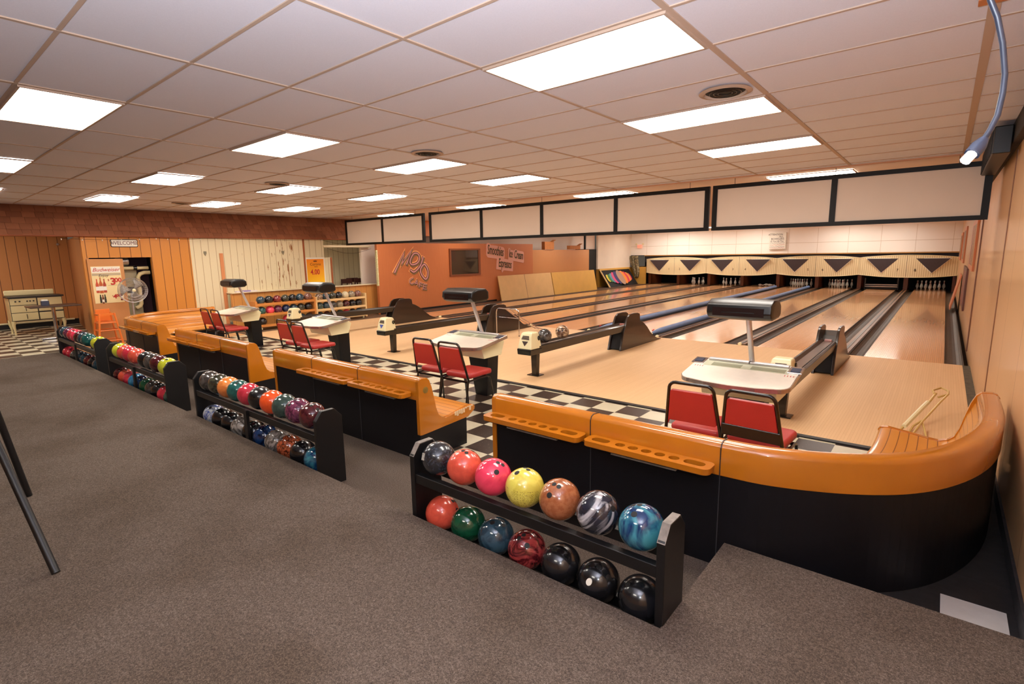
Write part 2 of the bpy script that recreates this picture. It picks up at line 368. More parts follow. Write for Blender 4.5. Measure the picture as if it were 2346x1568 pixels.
# walls
struct('wall_right', B(XR, XR+.12, -4, 31, -.1, ZC), M_rightwall)
struct('trim_3', B(XR-.018, XR, 11.95, 12.1, 0, ZC), plain('wall_trim_brown', (122, 78, 58), .4), bevel=.004)
struct('trim_4', B(XR-.006, XR, 7.15, 7.2, 0, 2.72), plain('wall_seam', (128, 80, 52), .5))
struct('baseboard_right', B(XR-.015, XR, 2.6, 5.4, 0, .10), plain('scuffed_black_base', (34, 32, 34), .7, noise=.8, nscale=18))
struct('wall_back', B(-18.7, XR+.12, -4.1, -4, -.1, ZC), plain('rear_wall_tan', (200, 150, 100), .6))
struct('wall_left', B(-18.7, -18.6, -4, 3.5, -.1, ZC), M_darkpanel)
struct('wall_left', B(-18.0, -17.9, -4, 3.42, UP, ZC), M_darkpanel)
struct('baseboard_left', B(-17.9, -17.87, -4, 3.4, UP, UP+.14), M_blackr)
mb = MB().prism([(-14.26, 2.93), (-17.9, 3.40), (-17.9, 3.5), (-14.26, 3.03)], 'Z', 0, 2.36)
struct('wall_left', mb, M_xpanel)
def hole_wall(name, x, y0, y1, z0, z1, hy0, hy1, hz1, mat, t=.1):
    m = MB().box(x-t, x, y0, hy0, z0, z1).box(x-t, x, hy1, y1, z0, z1).box(x-t, x, hy0, hy1, hz1, z1)
    return struct(name, m, mat)
hole_wall('wall_left', -14.25, 2.93, 5.03, 0, 2.40, 2.97, 4.19, 1.875, M_orpanel)
struct('wall_left', B(-14.35, -14.25, 5.03, 5.72, 0, 2.40), M_peel)
struct('wall_left', B(-14.35, -14.25, 5.72, 7.95, .9, 2.40), M_peel)
struct('wall_left', MB().box(-14.30, -14.22, 5.68, 5.76, 0, 1.95), plain('peach_jamb', (214, 140, 90), .5))
struct('wall_left', B(-14.05, -13.95, 5.76, 10.2, 0, .93), M_counter)
struct('wall_left', B(-14.35, -14.27, 7.95, 8.85, .93, 1.80), M_cream_v)
struct('wall_left', B(-14.35, -14.27, 7.95, 8.62, 1.80, 2.40), M_cream_v)
struct('trim_5', MB().box(-14.27, -14.24, 7.95, 8.0, .93, 2.4).box(-14.27, -14.24, 8.81, 8.85, .93, 1.8), plain('rust_trim', (158, 86, 46), .6))
struct('wall_left', B(-15.9, -15.8, 5.0, 13, 0, 2.6), M_cream_v)
struct('wall_left', B(-15.8, -13.72, 11.0, 11.1, 0, 2.5), M_wallwhite)
struct('ceiling', B(-18.5, -14.35, 5.0, 13, 2.5, 2.56), M_wallwhite)
struct('wall_left', B(-17.9, -14.35, 5.0, 5.1, 0, 2.5), M_wallwhite)
struct('wall_left', B(-13.7, -13.6, 10.02, 18.0, 0, 2.22), M_mojo)
struct('trim_6', MB().box(-13.66, -13.585, 9.985, 10.03, .9, 2.0), plain('frayed_edge_trim', (226, 190, 140), .8, noise=.4, nscale=30, bump=1))
struct('wall_left', B(-14.5, -14.4, 10.0, 24.5, 0, ZC), plain('grey_upper_wall', (232, 216, 202), .7))
struct('wall_left', B(-13.7, -13.6, 18.0, 22.6, 0, 1.97), M_mojo2)
struct('baseboard_left', B(-13.6, -13.585, 10.03, 15.6, -.1, .06), M_blackr)
struct('wall_left', B(-14.3, -13.62, 22.62, 22.7, 0, 1.99), M_pit)
struct('wall_left', B(-14.39, -14.3, 22.6, 24.5, 0, 2.0), M_pit)
struct('wall_left', B(-14.3, -14.2, 24.5, YB, .95, ZC), M_wallwhite)
struct('wall_left', B(-14.3, -14.2, 24.5, 31, -.1, .95), plain('wall_left_lower_yellow', (176, 128, 48), .6, noise=.2))
struct('trim_7', B(-13.75, -13.68, 22.35, 22.45, 1.97, ZC), M_frame)
# far wall above the pinsetters
mb = B(-14.3, XR, YB, YB+.1, 1.63, ZC); fw = struct('wall_far', mb, M_white)
g = MB()
for i in range(12): g.box(.2-1.22*i-.006, .2-1.22*i+.006, YB-.003, YB, 1.63, 2.8)
g.box(-14.3, XR, YB-.003, YB, 2.12, 2.135); g.obj('panel_joint', plain('panel_joint', (206, 186, 164), .6), fw)
struct('trim_8', B(-13.3, XR, YB-.12, YB+.02, 1.58, 1.63), plain('beam_tan', (170, 122, 62), .5))
struct('wall_far', B(-14.3, XR, 30.4, 30.5, -.15, 1.63), M_pit)
struct('ceiling', B(-14.3, XR, YB, 30.4, 1.6, 1.63), M_pit)
# ceiling
struct('ceiling', B(-18.6, XR, -4, 8.95, ZC, ZC+.05), M_tile)
struct('ceiling', B(-18.6, XR, 8.95, 31, ZC, ZC+.05), M_plaster)
g = MB()
for j in range(-12, 4):
    x = -3.587+1.22*j+.0; w_ = .024 if j == 3 else .018 if j in (2, -1, -4) else .013
    if x < -14.4: continue
    g.box(x-w_, x+w_, -4, 8.95, ZC-.007, ZC+.001)
for i in range(-8, 14):
    y = .774+.61*i; g.box(-14.4, XR, y-.010, y+.010, ZC-.006, ZC+.001)
g.obj('trim_9', M_tee, kind='structure')
struct('trim_10', B(-14.4, XR, 8.92, 9.0, ZC-.012, ZC), plain('band_pink', (206, 160, 134), .7))
# mansard of cedar shingles over the left side
mb = MB(); ytop, rows = .3, 5
for k in range(rows):
    za = ZC-(ZC-2.36)*k/rows; zb = ZC-(ZC-2.36)*(k+1)/rows-.022
    xa = -14.62+.42*k/rows; xb = -14.62+.42*(k+1)/rows+.035
    y = -2.5+random.uniform(0, .1)
    while y < 10.4:
        wd = random.uniform(.11, .24); dz = random.uniform(-.006, .006); t = .014
        mb.add([(xa, y, za), (xa, y+wd-.004, za), (xb, y+wd-.004, zb+dz), (xb, y, zb+dz), (xa+t, y, za), (xa+t, y+wd-.004, za), (xb+t, y+wd-.004, zb+dz), (xb+t, y, zb+dz)],
               [(0,1,2,3),(4,7,6,5),(0,4,5,1),(1,5,6,2),(2,6,7,3),(3,7,4,0)]); y += wd
struct('wall_left', mb, M_shingle)
struct('wall_left', MB().prism([(-14.66, ZC), (-14.24, 2.35), (-14.6, 2.35)], 'Y', -2.5, 10.4), plain('shingle_backing', (80, 46, 30), .8))
struct('trim_11', B(-14.62, -14.17, -2.5, 10.4, 2.325, 2.365), plain('red_brown_fascia', (166, 86, 46), .5), bevel=.004)
struct('wall_left', B(-13.75, -13.62, 10.4, 14.2, 2.46, ZC), plain('orange_header', (204, 122, 60), .5))
# black beam along the top of the right wall
struct('trim_12', B(XR-.06, XR+.01, -2, 11.5, 2.76, ZC), plain('rough_black_beam', (22, 15, 12), .7, noise=.5, nscale=12, bump=.6), bevel=.006)

# ------------------------------------------------------------------ lanes
CX = [-.385-1.695*(8-i) for i in range(1, 9)]   # lane centres
NW = ['', 'one', 'two', 'three', 'four', 'five', 'six', 'seven', 'eight']
OW = ['', 'leftmost', 'second from left', 'third from left', 'fourth from left', 'fourth from right', 'third from right', 'second from right', 'rightmost']
def lane(i):
    cx = CX[i-1]
    t = thing('bowling_lane', 'glossy maple bowling lane, %s of the eight, ending under number %s' % (OW[i], NW[i]), 'bowling lane', (cx, 10.5, 0), 0, 'bowling lanes')
    B(-.527, .527, 0, 18.9, -.1, 0).obj('lane_surface', M_lane, t)
    for s in (-1, 1):
        m = MB(); n = 8; pts = [(s*.648+.112*math.cos(PI+PI*k/n), -.005+.085*math.sin(PI+PI*k/n)) for k in range(n+1)]
        pts = pts + [(s*.648+.118, -.005), (s*.648+.118, -.11), (s*.648-.118, -.11), (s*.648-.118, -.005)]
        m.prism(pts, 'Y', 0, 18.9); m.obj('gutter', M_gutter, t)
    return t
for i in range(1, 9): lane(i)
divs = [CX[0]-.8475]+[c+.8475 for c in CX]
for k, x in enumerate(divs[:-1]):
    lab = 'brown division strip at the far left edge of the lanes' if k == 0 else 'long brown division strip between lanes %s and %s' % (NW[k], NW[k+1])
    t = thing('lane_division', lab, 'lane divider', (x, 10.5, 0), 0, 'division strips between lanes')
    MB().box(-.078, .078, .06, 17.9, -.11, .012).obj('base_board', M_cap, t, bevel=.004)
    MB().box(-.02, .02, .06, 17.9, .012, .02).obj('centre_strip', M_brail, t)
    MB().lathe([(.001, 0), (.028, .004), (.036, .02), (.036, .05), (.03, .07)], 14, (0, -.02, .015), 'Y').obj('white_end_cap', M_cream, t, smooth=True)
x = divs[-1]-.05
# ------------------------------------------------------------------ pinsetter maskings
for u in range(4):
    a, b = CX[2*u], CX[2*u+1]; cx = (a+b)/2; hw = 1.69
    n1, n2 = 2*u+1, 2*u+2
    t = thing('masking_panel', 'cream fluted masking panel with dark triangles numbered %s and %s' % (NW[n1], NW[n2]), 'masking panel', (cx, 28.0, 0), 0, 'pinsetter masking panels')
    m = MB(); n = 24; vs = []
    def yb(s): return -.16*(1-abs(s)**2.4)+.05
    def zt(s): return 1.50-.10*abs(s)**2.2
    def zb(s): return .565+.10*abs(s)**2.4
    for k in range(n+1):
        s = -1+2*k/n
        for z, dy in ((zb(s), 0), (zt(s), 0), (zt(s), .06), (zb(s), .06)): vs.append((s*hw, yb(s)+dy, z))
    fs = []
    for k in range(n):
        for j in range(4): fs.append((4*k+j, 4*k+(j+1) % 4, 4*k+4+(j+1) % 4, 4*k+4+j))
    fs += [(0, 1, 2, 3), (4*n+3, 4*n+2, 4*n+1, 4*n)]
    m.add(vs, fs); m.obj('front_panel', M_mask, t)
    e = MB()
    e.tube([(s*hw, yb(s)-.004, zt(s)) for s in [k/12-1 for k in range(25)]], .014, 6); e.tube([(s*hw, yb(s)-.004, zb(s)) for s in [k/12-1 for k in range(25)]], .014, 6)
    e.obj('edge_trim', M_cream, t, smooth=True)
    B(-.006, .006, yb(0)-.004, yb(0), zb(0), zt(0)).obj('centre_seam', M_ink, t)
    for s, num, off in ((-1, n1, .42), (1, n2, -.42)):
        tx = s*.86; yy = yb(tx/hw)-.012
        def tri(d, yy0, yy1, nm, mt):
            w_, h0, h1 = .56+d*1.2, 1.36+d*.6, .76-d
            MB().prism([(tx-w_, h0), (tx+w_, h0), (tx, h1)], 'Y', yy0-.02, yy1).obj(nm, mt, t)
        tri(.03, yy+.012, yy+.05, 'triangle_border', M_paper); tri(0, yy, yy+.05, 'dark_triangle', plain('triangle_dark', (58, 46, 48), .6, noise=.1))
        nx = s*.30
        text(str(num), .15, M_ink, t, (nx, yb(nx/hw)-.01, .87), 'Y', .004, 'number')
# header gap above maskings and kickbacks
struct('wall_far', B(-13.3, XR, 28.35, 28.4, 1.25, 1.6), plain('gap_blue_black', (52, 50, 62), .6))
for k, x in enumerate(divs):
    lab = 'brown pit side board beside lane %s' % ('one, far left' if k == 0 else 'eight, far right' if k == 8 else '%s and lane %s' % (NW[k], NW[k+1]))
    t = B(-.075, .03 if k == 8 else .075, 0, 1.5, -.1, .66).obj('pit_side_board', plain('kickback_brown', (112, 58, 28), .35, noise=.2), None, loc=(x-(.0 if k < 8 else .06), 28.5, 0))
    tag(t, lab, 'side board', 'pit side boards')
# pins
PINP = [(.0216, .0), (.0258, .01), (.0364, .057), (.0566, .08), (.0605, .114), (.058, .149), (.0488, .184), (.0378, .22), (.0278, .254), (.0235, .276), (.0262, .305), (.0318, .343), (.030, .36), (.020, .376), (.006, .381)]
pin0 = thing('bowling_pin', 'x', 'bowling pin', (0, 0, 0)); MB().lathe(PINP, 16).obj('pin_body', M_pin, pin0, smooth=True)
MB().lathe([(.0270, .262), (.0251, .268), (.0245, .276), (.0258, .284)], 16).obj('red_neck_band', M_pinred, pin0, smooth=True)
first = [True]
def pin(x, y, z, label, group, rx=0, rz=0):
    if first[0]: o = pin0; first[0] = False; o.location = (x, y, z)
    else: o = dup(pin0, (x, y, z))
    o['label'] = label; o['group'] = group; o.rotation_euler = (rx, 0, rz); return o
def rackpins(lane_n, which):
    cx = CX[lane_n-1]; k = 0
    posn = {1: 'head pin at the front', 2: 'second row left pin', 3: 'second row right pin', 4: 'third row left pin', 5: 'third row middle pin', 6: 'third row right pin', 7: 'back row far left pin', 8: 'back row inner left pin', 9: 'back row inner right pin', 10: 'back row far right pin'}
    for r in range(4):
        for c in range(r+1):
            k += 1
            if k not in which: continue
            pin(cx+(c-r/2)*.305, 28.72+r*.264, 0, 'white bowling pin, %s of the set on lane %s' % (posn[k], NW[lane_n]), 'bowling pins on lane %s' % NW[lane_n])
rackpins(5, range(1, 11)); rackpins(6, range(1, 11)); rackpins(8, range(1, 11)); rackpins(3, (1, 3, 4, 6, 10)); rackpins(2, (1, 2, 3, 4, 6, 9))
for q, (dx, dy, rz, w_) in enumerate(((-.1, 28.75, .9, 'left one'), (.12, 28.9, 2.3, 'middle one'), (.3, 28.8, 1.4, 'right one'))):
    pin(CX[3]+dx, dy, .062, 'white bowling pin lying knocked over on lane 4, %s of three' % w_, 'fallen pins on lane 4', PI/2, rz)
t = thing('pin_sweep_bar', 'chromed sweep bar lowered across the end of lane 7', 'sweep bar', (CX[6], 28.25, 0))
MB().box(-.6, .6, 0, .04, .03, .26).obj('bar_panel', M_pit, t)
MB().box(-.59, .59, -.03, 0, .20, .23).box(-.59, .59, -.03, 0, .12, .15).obj('chrome_strip', M_chrome, t)
MB().box(-.62, -.57, 0, .06, .0, .5).box(.57, .62, 0, .06, 0, .5).obj('side_arm', M_brail, t)
# blue bumpers in the gutters of lane 5
for s, lab, y1 in ((-1, 'long blue inflated bumper tube in the gutter between lanes four and five', 27.4), (1, 'long blue inflated bumper tube in the gutter between lanes five and six', 27.8)):
    x = CX[4]+s*.66; t = thing('bumper_tube', lab, 'bumper', (x, 10.3, .06), 0, 'gutter bumpers on lane 5')
    pts = [(0, .35, -.01), (0, .8, .0), (0, 6.9, .01), (0, 7, .008), (0, y1-10.4, .02)]
    MB().tube(pts, [.03, .062, .066, .066, .06], 14).obj('tube_body', M_blue, t, smooth=True)
    MB().lathe([(.02, 0), (.03, .02), (.03, .08)], 12, (0, .26, -.012), 'Y').obj('white_end_fitting', M_cream, t, smooth=True)
    MB().tube([(0, .38, 0.05), (0, .46, .06)], .012, 8).obj('red_tag', M_inkred, t)
# far wall sign, exit light
t = thing('notice_board', 'white hand lettered notice board addressed to bowlers on the far wall', 'sign', (-6.38, YB-.12, 2.24))
B(-.37, .37, 0, .08, -.40, .40).obj('board', M_paper, t, bevel=.01)
for s_, z_, x_, sz in (('ATTENTION', .30, -.1, .115), ('ALL', .20, .16, .11), ('BOWLERS', .09, 0, .13), ('IF You Hit The', -.02, -.02, .095)):
    text(s_, sz, M_ink, t, (x_, -.004, z_), 'Y', .002)
for k, z_ in enumerate((-.10, -.19, -.28, -.34)):
    mb = MB(); pts = []
    for q in range(26): pts.append((-.33+q*.026, -.004, z_+random.uniform(-.022, .022)))
    mb.tube(pts, .0045, 4); mb.obj('handwriting', M_inkred if k % 2 else M_ink, t)
t = thing('exit_sign', 'glowing red exit sign with two spot lamps on the far wall', 'exit sign', (-13.62, YB-.1, 2.13))
B(-.14, .14, 0, .07, -.10, .10).obj('sign_box', plain('exit_box', (250, 190, 170), .4, emit=(1, .35, .22, 1), estr=.15), t, bevel=.008)
text('EXIT', .13, plain('exit_red', (235, 60, 40), .5, emit=(1, .12, .06, 1), estr=1.0), t, (0, -.006, 0), 'Y', .003)
for s in (-1, 1): MB().lathe([(.02, .06), (.05, .03), (.055, -.02), (.05, -.03)], 14, (s*.2, 0, .13), 'Y').obj('spot_lamp', M_cream, t, smooth=True)
# mural board of coloured balls, camouflage cloth
t = thing('painted_panel', 'black framed panel of overlapping multicoloured ovals leaning at the left lane side', 'panel', (-13.62, 24.6, 0))
MB().prism([(-.62, .95), (-.56, .95), (.10, 0), (.04, 0)], 'Y', 0, 3.3).obj('backing', M_pit, t)
MB().prism([(-.60, .96), (-.52, .96), (-.47, .87), (-.55, .87)], 'Y', -.05, 3.35).obj('top_rail', M_yel, t)
MB().prism([(-.57, .96), (-.53, .96), (.13, 0), (.09, 0)], 'Y', -.06, .05).obj('side_rail', M_tan, t)
cols = [(230, 210, 70), (60, 130, 70), (90, 150, 170), (220, 80, 130), (50, 50, 110), (176, 140, 120), (240, 140, 60), (220, 60, 90), (235, 160, 60), (225, 70, 100)]
ys = [.35, .55, .78, 1.02, 1.3, 1.65, 2.0, 2.3, 2.55, 2.75]; rr_ = [.2, .22, .26, .31, .35, .40, .36, .3, .25, .2]
for k, (c_, y_, r_) in enumerate(zip(cols, ys, rr_)):
    zc = .46; xo = -.56+.66*(.95-zc)/.95+.03+.010*(5-abs(k-5))
    m = MB(); pts = ell(y_, 0, r_*.85, r_*1.0, 20); vs = []
    for dx in (0, .012):
        for (yy, zz) in pts: vs.append((xo+dx-zz*.66, yy, zc+zz*.95))
    n = 20; m.add(vs, [tuple(range(n)), tuple(range(2*n-1, n-1, -1))]+[(i, (i+1) % n, n+(i+1) % n, n+i) for i in range(n)])
    m.obj('painted_oval', plain('oval_%d' % k, c_, .5), t)
t = MB(); vs = []; n = 10
for k in range(n+1):
    s = k/n; z = 1.6-1.25*s; xx = .25*math.sin(s*2.2)*s; w_ = .27-.14*s*s
    for j in range(7):
        q = j/6-.5; vs.append((xx+q*2*w_, .05*math.sin(q*14+s*3), z))
t.add(vs, [(k*7+j, k*7+j+1, (k+1)*7+j+1, (k+1)*7+j) for k in range(n) for j in range(6)])
o = t.obj('camouflage_cloth', marble((60, 60, 40), (170, 150, 110), 3, .8, .5, 3), None, smooth=True, loc=(-13.95, 28.15, 0)); so = o.modifiers.new('s', 'SOLIDIFY'); so.thickness = .01
tag(o, 'hanging camouflage cloth beside lane 1 under the white far wall', 'cloth')
t = B(-.35, .40, 0, .04, -.1, .97).obj('plywood_sheet', M_yel, None, loc=(-13.6, 28.22, 0)); tag(t, 'mustard plywood sheet standing at the left of lane 1 pin deck', 'board')

# ------------------------------------------------------------------ projection screens hung from the ceiling
def screens(x0, x1, divx, label):
    t = thing('score_screen', label, 'projection screen', ((x0+x1)/2, 9.0, 2.14), 0, 'hanging score screens'); c = (x0+x1)/2
    xs = [x0]+divx+[x1]; z0, z1 = 0, .72
    for a, b in zip(xs[:-1], xs[1:]): B(a-c+.03, b-c-.03, -.005, .02, .03, z1-.03).obj('screen_panel', M_screen, t)
    m = MB().box(x0-c, x1-c, -.02, .03, z0, z0+.058).box(x0-c, x1-c, -.02, .03, z1-.062, z1)
    for x in xs: m.box(x-c-.038, x-c+.038, -.022, .032, z0, z1)
    m.obj('black_frame', M_frame, t)
    m = MB(); k = len(xs)
    for x in (xs if k > 2 else [x0+.3, x1-.3]):
        x = min(max(x, x0+.3), x1-.3); m.tube([(x-c, 0, z1-.01), (x-c, 0, ZC-2.14)], .004, 5)
    m.obj('hanging_wire', M_ink, t); return t
screens(-3.02, .33, [-1.33], 'right hand pair of blank white score screens in a black frame')
screens(-9.97, -3.15, [-8.25, -6.55, -4.84], 'middle row of four blank white score screens in one black frame')
screens(-13.6, -10.24, [-11.9], 'left hand pair of blank white score screens in a black frame')

# ------------------------------------------------------------------ ceiling lights and round vents
light0 = thing('ceiling_light', 'x', 'ceiling light', (0, 0, 0))
MB().box(-.60, .60, -.295, -.28, -.014, 0).box(-.60, .60, .28, .295, -.014, 0).box(-.60, -.585, -.28, .28, -.014, 0).box(.585, .60, -.28, .28, -.014, 0).obj('frame', M_tee, light0)
B(-.584, .584, -.279, .279, -.010, -.002).obj('diffuser', M_diff, light0)
L = []
for c_, cn in ((1, 'rightmost'), (-2, 'second from right'), (-5, 'third from right'), (-8, 'leftmost')):
    x = -3.587+1.22*c_+.61; x += {-5: .25, -8: .55}.get(c_, 0)
    rows_ = [(3, 'nearest the camera'), (6, 'second from the front'), (9, 'third from the front'), (14, 'just above the score screens')]
    if c_ in (-2, -5, -8): rows_ = [(0, 'foremost')]+rows_
    for r_, rn in rows_:
        L.append((x, .774+.61*r_+.305+({-5: .0, -8: .15}.get(c_, 0)), 'bright ceiling light panel, %s column, %s' % (cn, rn)))
for c_, cn in ((1, 'rightmost'), (-2, 'second from right'), (-5, 'third from right'), (-8, 'leftmost')):
    for y, rn in ((13.3, 'first'), (19.0, 'second'), (23.0, 'third'), (26.7, 'fourth')):
        if c_ == -2 and y > 26: continue
        L.append((-3.587+1.22*c_+.61+(.5 if c_ == -8 else 0), y, 'added unseen light panel over the lanes behind the screens, %s column, %s' % (cn, rn)))  # panels added out of view to light the lanes and far wall
for x, rn in ((-3.6, 'right'), (-7.2, 'middle'), (-10.9, 'left')): L.append((x, 27.0, 'added unseen light panel brightening the far wall behind the screens, %s' % rn))  # extra hidden panels, put in only to brighten the far wall
L.append((-15.3, 7.0, 'added unseen light panel brightening the dining corner beyond the counter, left'))  # unseen panel added to lift the dim dining corner
L.append((-15.9, 1.2, 'added unseen light panel brightening the old stove from above')); L.append((-15.9, -1.8, 'added unseen light panel left of the old stove'))  # two unseen panels added to brighten the stove area
L.append((-1.7, -1.2, 'ceiling light panel over the carpet behind the camera, right'))
for k, (x, y, lab) in enumerate(L):
    o = light0 if k == 0 else dup(light0, (x, y, ZC-.006))
    o.location = (x, y, (2.5 if (x < -15 and y > 5) else ZC)-.006); o['label'] = lab; o['group'] = 'ceiling light panels'
    if x < -15 and y > 5: o.rotation_euler = (0, 0, PI/2)
# plaster-side fixtures hang flush as well
v0 = thing('ceiling_vent', 'x', 'ceiling vent', (0, 0, 0))
MB().lathe([(.17, 0), (.185, -.012), (.15, -.02), (.145, -.004)], 28).obj('rim', M_tee, v0, smooth=True)
MB().lathe([(.144, -.003), (.12, -.008), (.05, -.012), (.005, -.012)], 24).obj('dark_core', M_pit, v0, smooth=True)
for r in (.05, .08, .11): MB().tube([(r*math.cos(a), r*math.sin(a), -.016) for a in [2*PI*k/20 for k in range(20)]], .004, 5, closed=True).obj('ring_vane', M_brail, v0)
for k, (x, y, lab) in enumerate(((-1.36, 4.16, 'round ceiling vent with an open dark hole, nearest, at right'), (-4.67, 4.21, 'round ceiling vent with a cream rim near the second column of lights'), (-8.2, 4.24, 'round ceiling vent third from the right'), (-12.3, 4.28, 'small far left round ceiling vent'))):
    o = v0 if k == 0 else dup(v0, (0, 0, 0)); o.location = (x, y, ZC-.003); o['label'] = lab; o['group'] = 'round ceiling vents'

# ------------------------------------------------------------------ benches
PROF = [(.028, .555), (.028, .688), (.108, .688), (.128, .655), (.165, .565), (.19, .45), (.215, .375), (.25, .34), (.30, .325), (.36, .328), (.50, .35), (.63, .368), (.675, .362), (.69, .345), (.68, .32), (.60, .305), (.32, .288), (.20, .30), (.165, .36), (.13, .50), (.10, .60), (.06, .62)]
BASE = [(.006, 0), (.006, .556), (.02, .556), (.04, .30), (.20, .27), (.585, .30), (.575, 0)]
ENDP = [(-.004, .24), (-.004, .718), (.012, .742), (.035, .75), (.098, .745), (.125, .72), (.15, .655), (.172, .565), (.196, .45), (.222, .38), (.26, .345), (.31, .33), (.37, .334), (.50, .356), (.63, .374), (.68, .368), (.697, .345), (.69, .315), (.60, .262), (.02, .236)]
def sweep(prof, path, closed_prof=True):
    """path: list of (x, y, nx, ny) with inward normals; profile (d, z); UV u along path, v along profile"""
    m = MB(); vs = []; uv = []; k = len(prof); vv = [0]
    for i in range(1, k+1): vv.append(vv[-1]+math.dist(prof[i-1], prof[i % k]))
    u = 0
    for i, (x, y, nx, ny) in enumerate(path):
        if i: u += math.hypot(x-path[i-1][0], y-path[i-1][1])
        for j in range(k+1):
            d, z = prof[j % k]; vs.append((x+nx*d, y+ny*d, z)); uv.append((u, vv[j]))
    fs = []
    kk = k+1
    for i in range(len(path)-1):
        for j in range(k): fs.append((i*kk+j, i*kk+j+1, (i+1)*kk+j+1, (i+1)*kk+j))
    fs += [tuple(range(k)), tuple((len(path)-1)*kk+j for j in range(k-1, -1, -1))]
    m.add(vs, fs); m.uv = uv; return m
def cup_shelf(parent, x0, x1, lab=None):
    L_ = x1-x0; out = rrect(x0+.01, x1-.01, -.135, .0, .04); holes = []
    cxs = [x0+L_*(.30+.105*k) for k in range(5)]
    for c_ in cxs: holes.append(ell(c_, -.068, .031, .031, 16))
    for c_ in (x0+L_*.135, x1-L_*.135): holes.append(rrect(c_-.06, c_+.06, -.10, -.036, .028))
    o = plate2d(out, holes, .034, 'cup_shelf', M_bench, parent, (0, 0, .607))
    MB().prism(rrect(x0+.02, x1-.02, -.13, -.002, .036), 'Z', .584, .592).obj('shelf_bottom', plain('cup_well_brown', (44, 24, 14), .6, noise=.25, nscale=30), o)
    MB().box(x0+L_*.20, x1-L_*.28, -.035, -.001, .530, .546).obj('bracket', plain('grey_bracket', (150, 146, 138), .7, noise=.3), o)
def straight_bench(x0, x1, label, joints, shelves, ends):
    y0 = 2.88; t = thing('wooden_bench', label, 'bench', (x0, y0, 0), 0, 'settee benches facing the lanes')
    n = max(2, int((x1-x0)/.3)); path = [((x1-x0)*i/n, 0, 0, 1) for i in range(n+1)]
    bench_parts(t, path, [j-x0 for j in joints])
    for a, b in shelves: cup_shelf(t, a-x0, b-x0)
    for e in ends:
        xe = (x1-x0) if e == 'r' else 0; a, b = (xe-.01, xe+.03) if e == 'r' else (xe-.03, xe+.01)
        ep = MB().prism([(d, z) for d, z in ENDP], 'X', a, b).obj('end_panel', M_bench, t, bevel=.004)
        MB().prism([(.0, 0), (.0, .25), (.58, .27), (.575, 0)], 'X', a-.004 if e == 'l' else a, b-.004).obj('end_kick_panel', M_black, t)
    return t
def bench_parts(t, path, joints):
    o = sweep(PROF, path).obj('slatted_seat_and_back', M_slat, t, smooth=True)
    sweep([(-.002, .557), (-.002, .716), (.010, .738), (.035, .748), (.098, .742), (.121, .718), (.123, .692), (.03, .692), (.03, .557)], path).obj('back_cap_rail', M_bench, t, smooth=True)
    sweep(BASE, path).obj('black_base', M_black, t)
    for j in joints:
        MB().prism([(-.005, .553), (-.005, .718), (.010, .742), (.035, .752), (.098, .746), (.124, .72), (.12, .71), (.0, .6)], 'X', j-.003, j+.003).obj('joint_line', M_stick, t)
        MB().box(j-.002, j+.002, .001, .006, .0, .553).obj('base_seam', plain('seam_grey', (58, 56, 58), .5), t)
# curved path along the back of the right hand bench
def curve_path(x0, mirror=False):
    ctrl = [(-.87, 2.88), (-.66, 2.895), (-.46, 2.955), (-.26, 3.05), (-.08, 3.18), (.06, 3.34), (.17, 3.53), (.26, 3.75), (.325, 3.98), (.365, 4.2), (.39, 4.45), (.40, 4.75), (.40, 5.07)]
    pts = []
    for i in range(len(ctrl)-1):
        p0 = Vector(ctrl[max(i-1, 0)]); p1 = Vector(ctrl[i]); p2 = Vector(ctrl[i+1]); p3 = Vector(ctrl[min(i+2, len(ctrl)-1)])
        for k in range(4):
            s = k/4; pts.append(.5*((2*p1)+(p2-p0)*s+(2*p0-5*p1+4*p2-p3)*s*s+(3*p1-p0-3*p2+p3)*s**3))
    pts.append(Vector(ctrl[-1])); return pts
CP = curve_path(0)
def path_from(pts, side=1):
    out = []
    for i, p in enumerate(pts):
        d = (pts[min(i+1, len(pts)-1)]-pts[max(i-1, 0)]).normalized(); out.append((p.x, p.y, -d.y*side, d.x*side))
    return out
def end_at(t, p, nrm, along):
    """end panel across the far end of a curved bench"""
    m = MB(); vs = []
    for s in (-.01, .03):
        for d, z in ENDP: vs.append((p[0]+nrm[0]*d+along[0]*s, p[1]+nrm[1]*d+along[1]*s, z))
    n = len(ENDP); m.add(vs, [tuple(range(n)), tuple(range(2*n-1, n-1, -1))]+[(i, (i+1) % n, n+(i+1) % n, n+i) for i in range(n)])
    m.obj('end_panel', M_bench, t)
# right hand bench: straight part and curve are one continuous settee
t = thing('wooden_bench', 'long curved wooden bench with black base wrapping to the right wall', 'bench', (-2.55, 2.88, 0), 0, 'settee benches facing the lanes')
sp = [Vector((-2.55+.28*i, 2.88)) for i in range(6)]
pth = [(x+2.55, y-2.88, nx, ny) for x, y, nx, ny in path_from(sp+CP)]
bench_parts(t, pth, [.84, 1.68]); cup_shelf(t, -.03, .83); cup_shelf(t, .845, 1.67)
MB().prism(ENDP, 'X', -.03, .01).obj('end_panel', M_bench, t, bevel=.004)
MB().prism([(.0, 0), (.0, .3), (.03, .25), (.03, 0)], 'X', -.028, .0).obj('end_edge_strip', M_bench, t)
MB().box(1.29+1.26, 1.29+1.264, .415-.01, .42, 0, .55).obj('base_seam', plain('seam_grey', (58, 56, 58), .5), t)
end_at(t, (.40+2.55, 5.07-2.88), (-1, 0), (0, 1))
straight_bench(-6.0, -3.46, 'middle straight wooden bench with black base behind the second nearest ball rack', [-5.17, -4.33], [(-5.30, -4.36), (-4.35, -3.50)], 'lr')
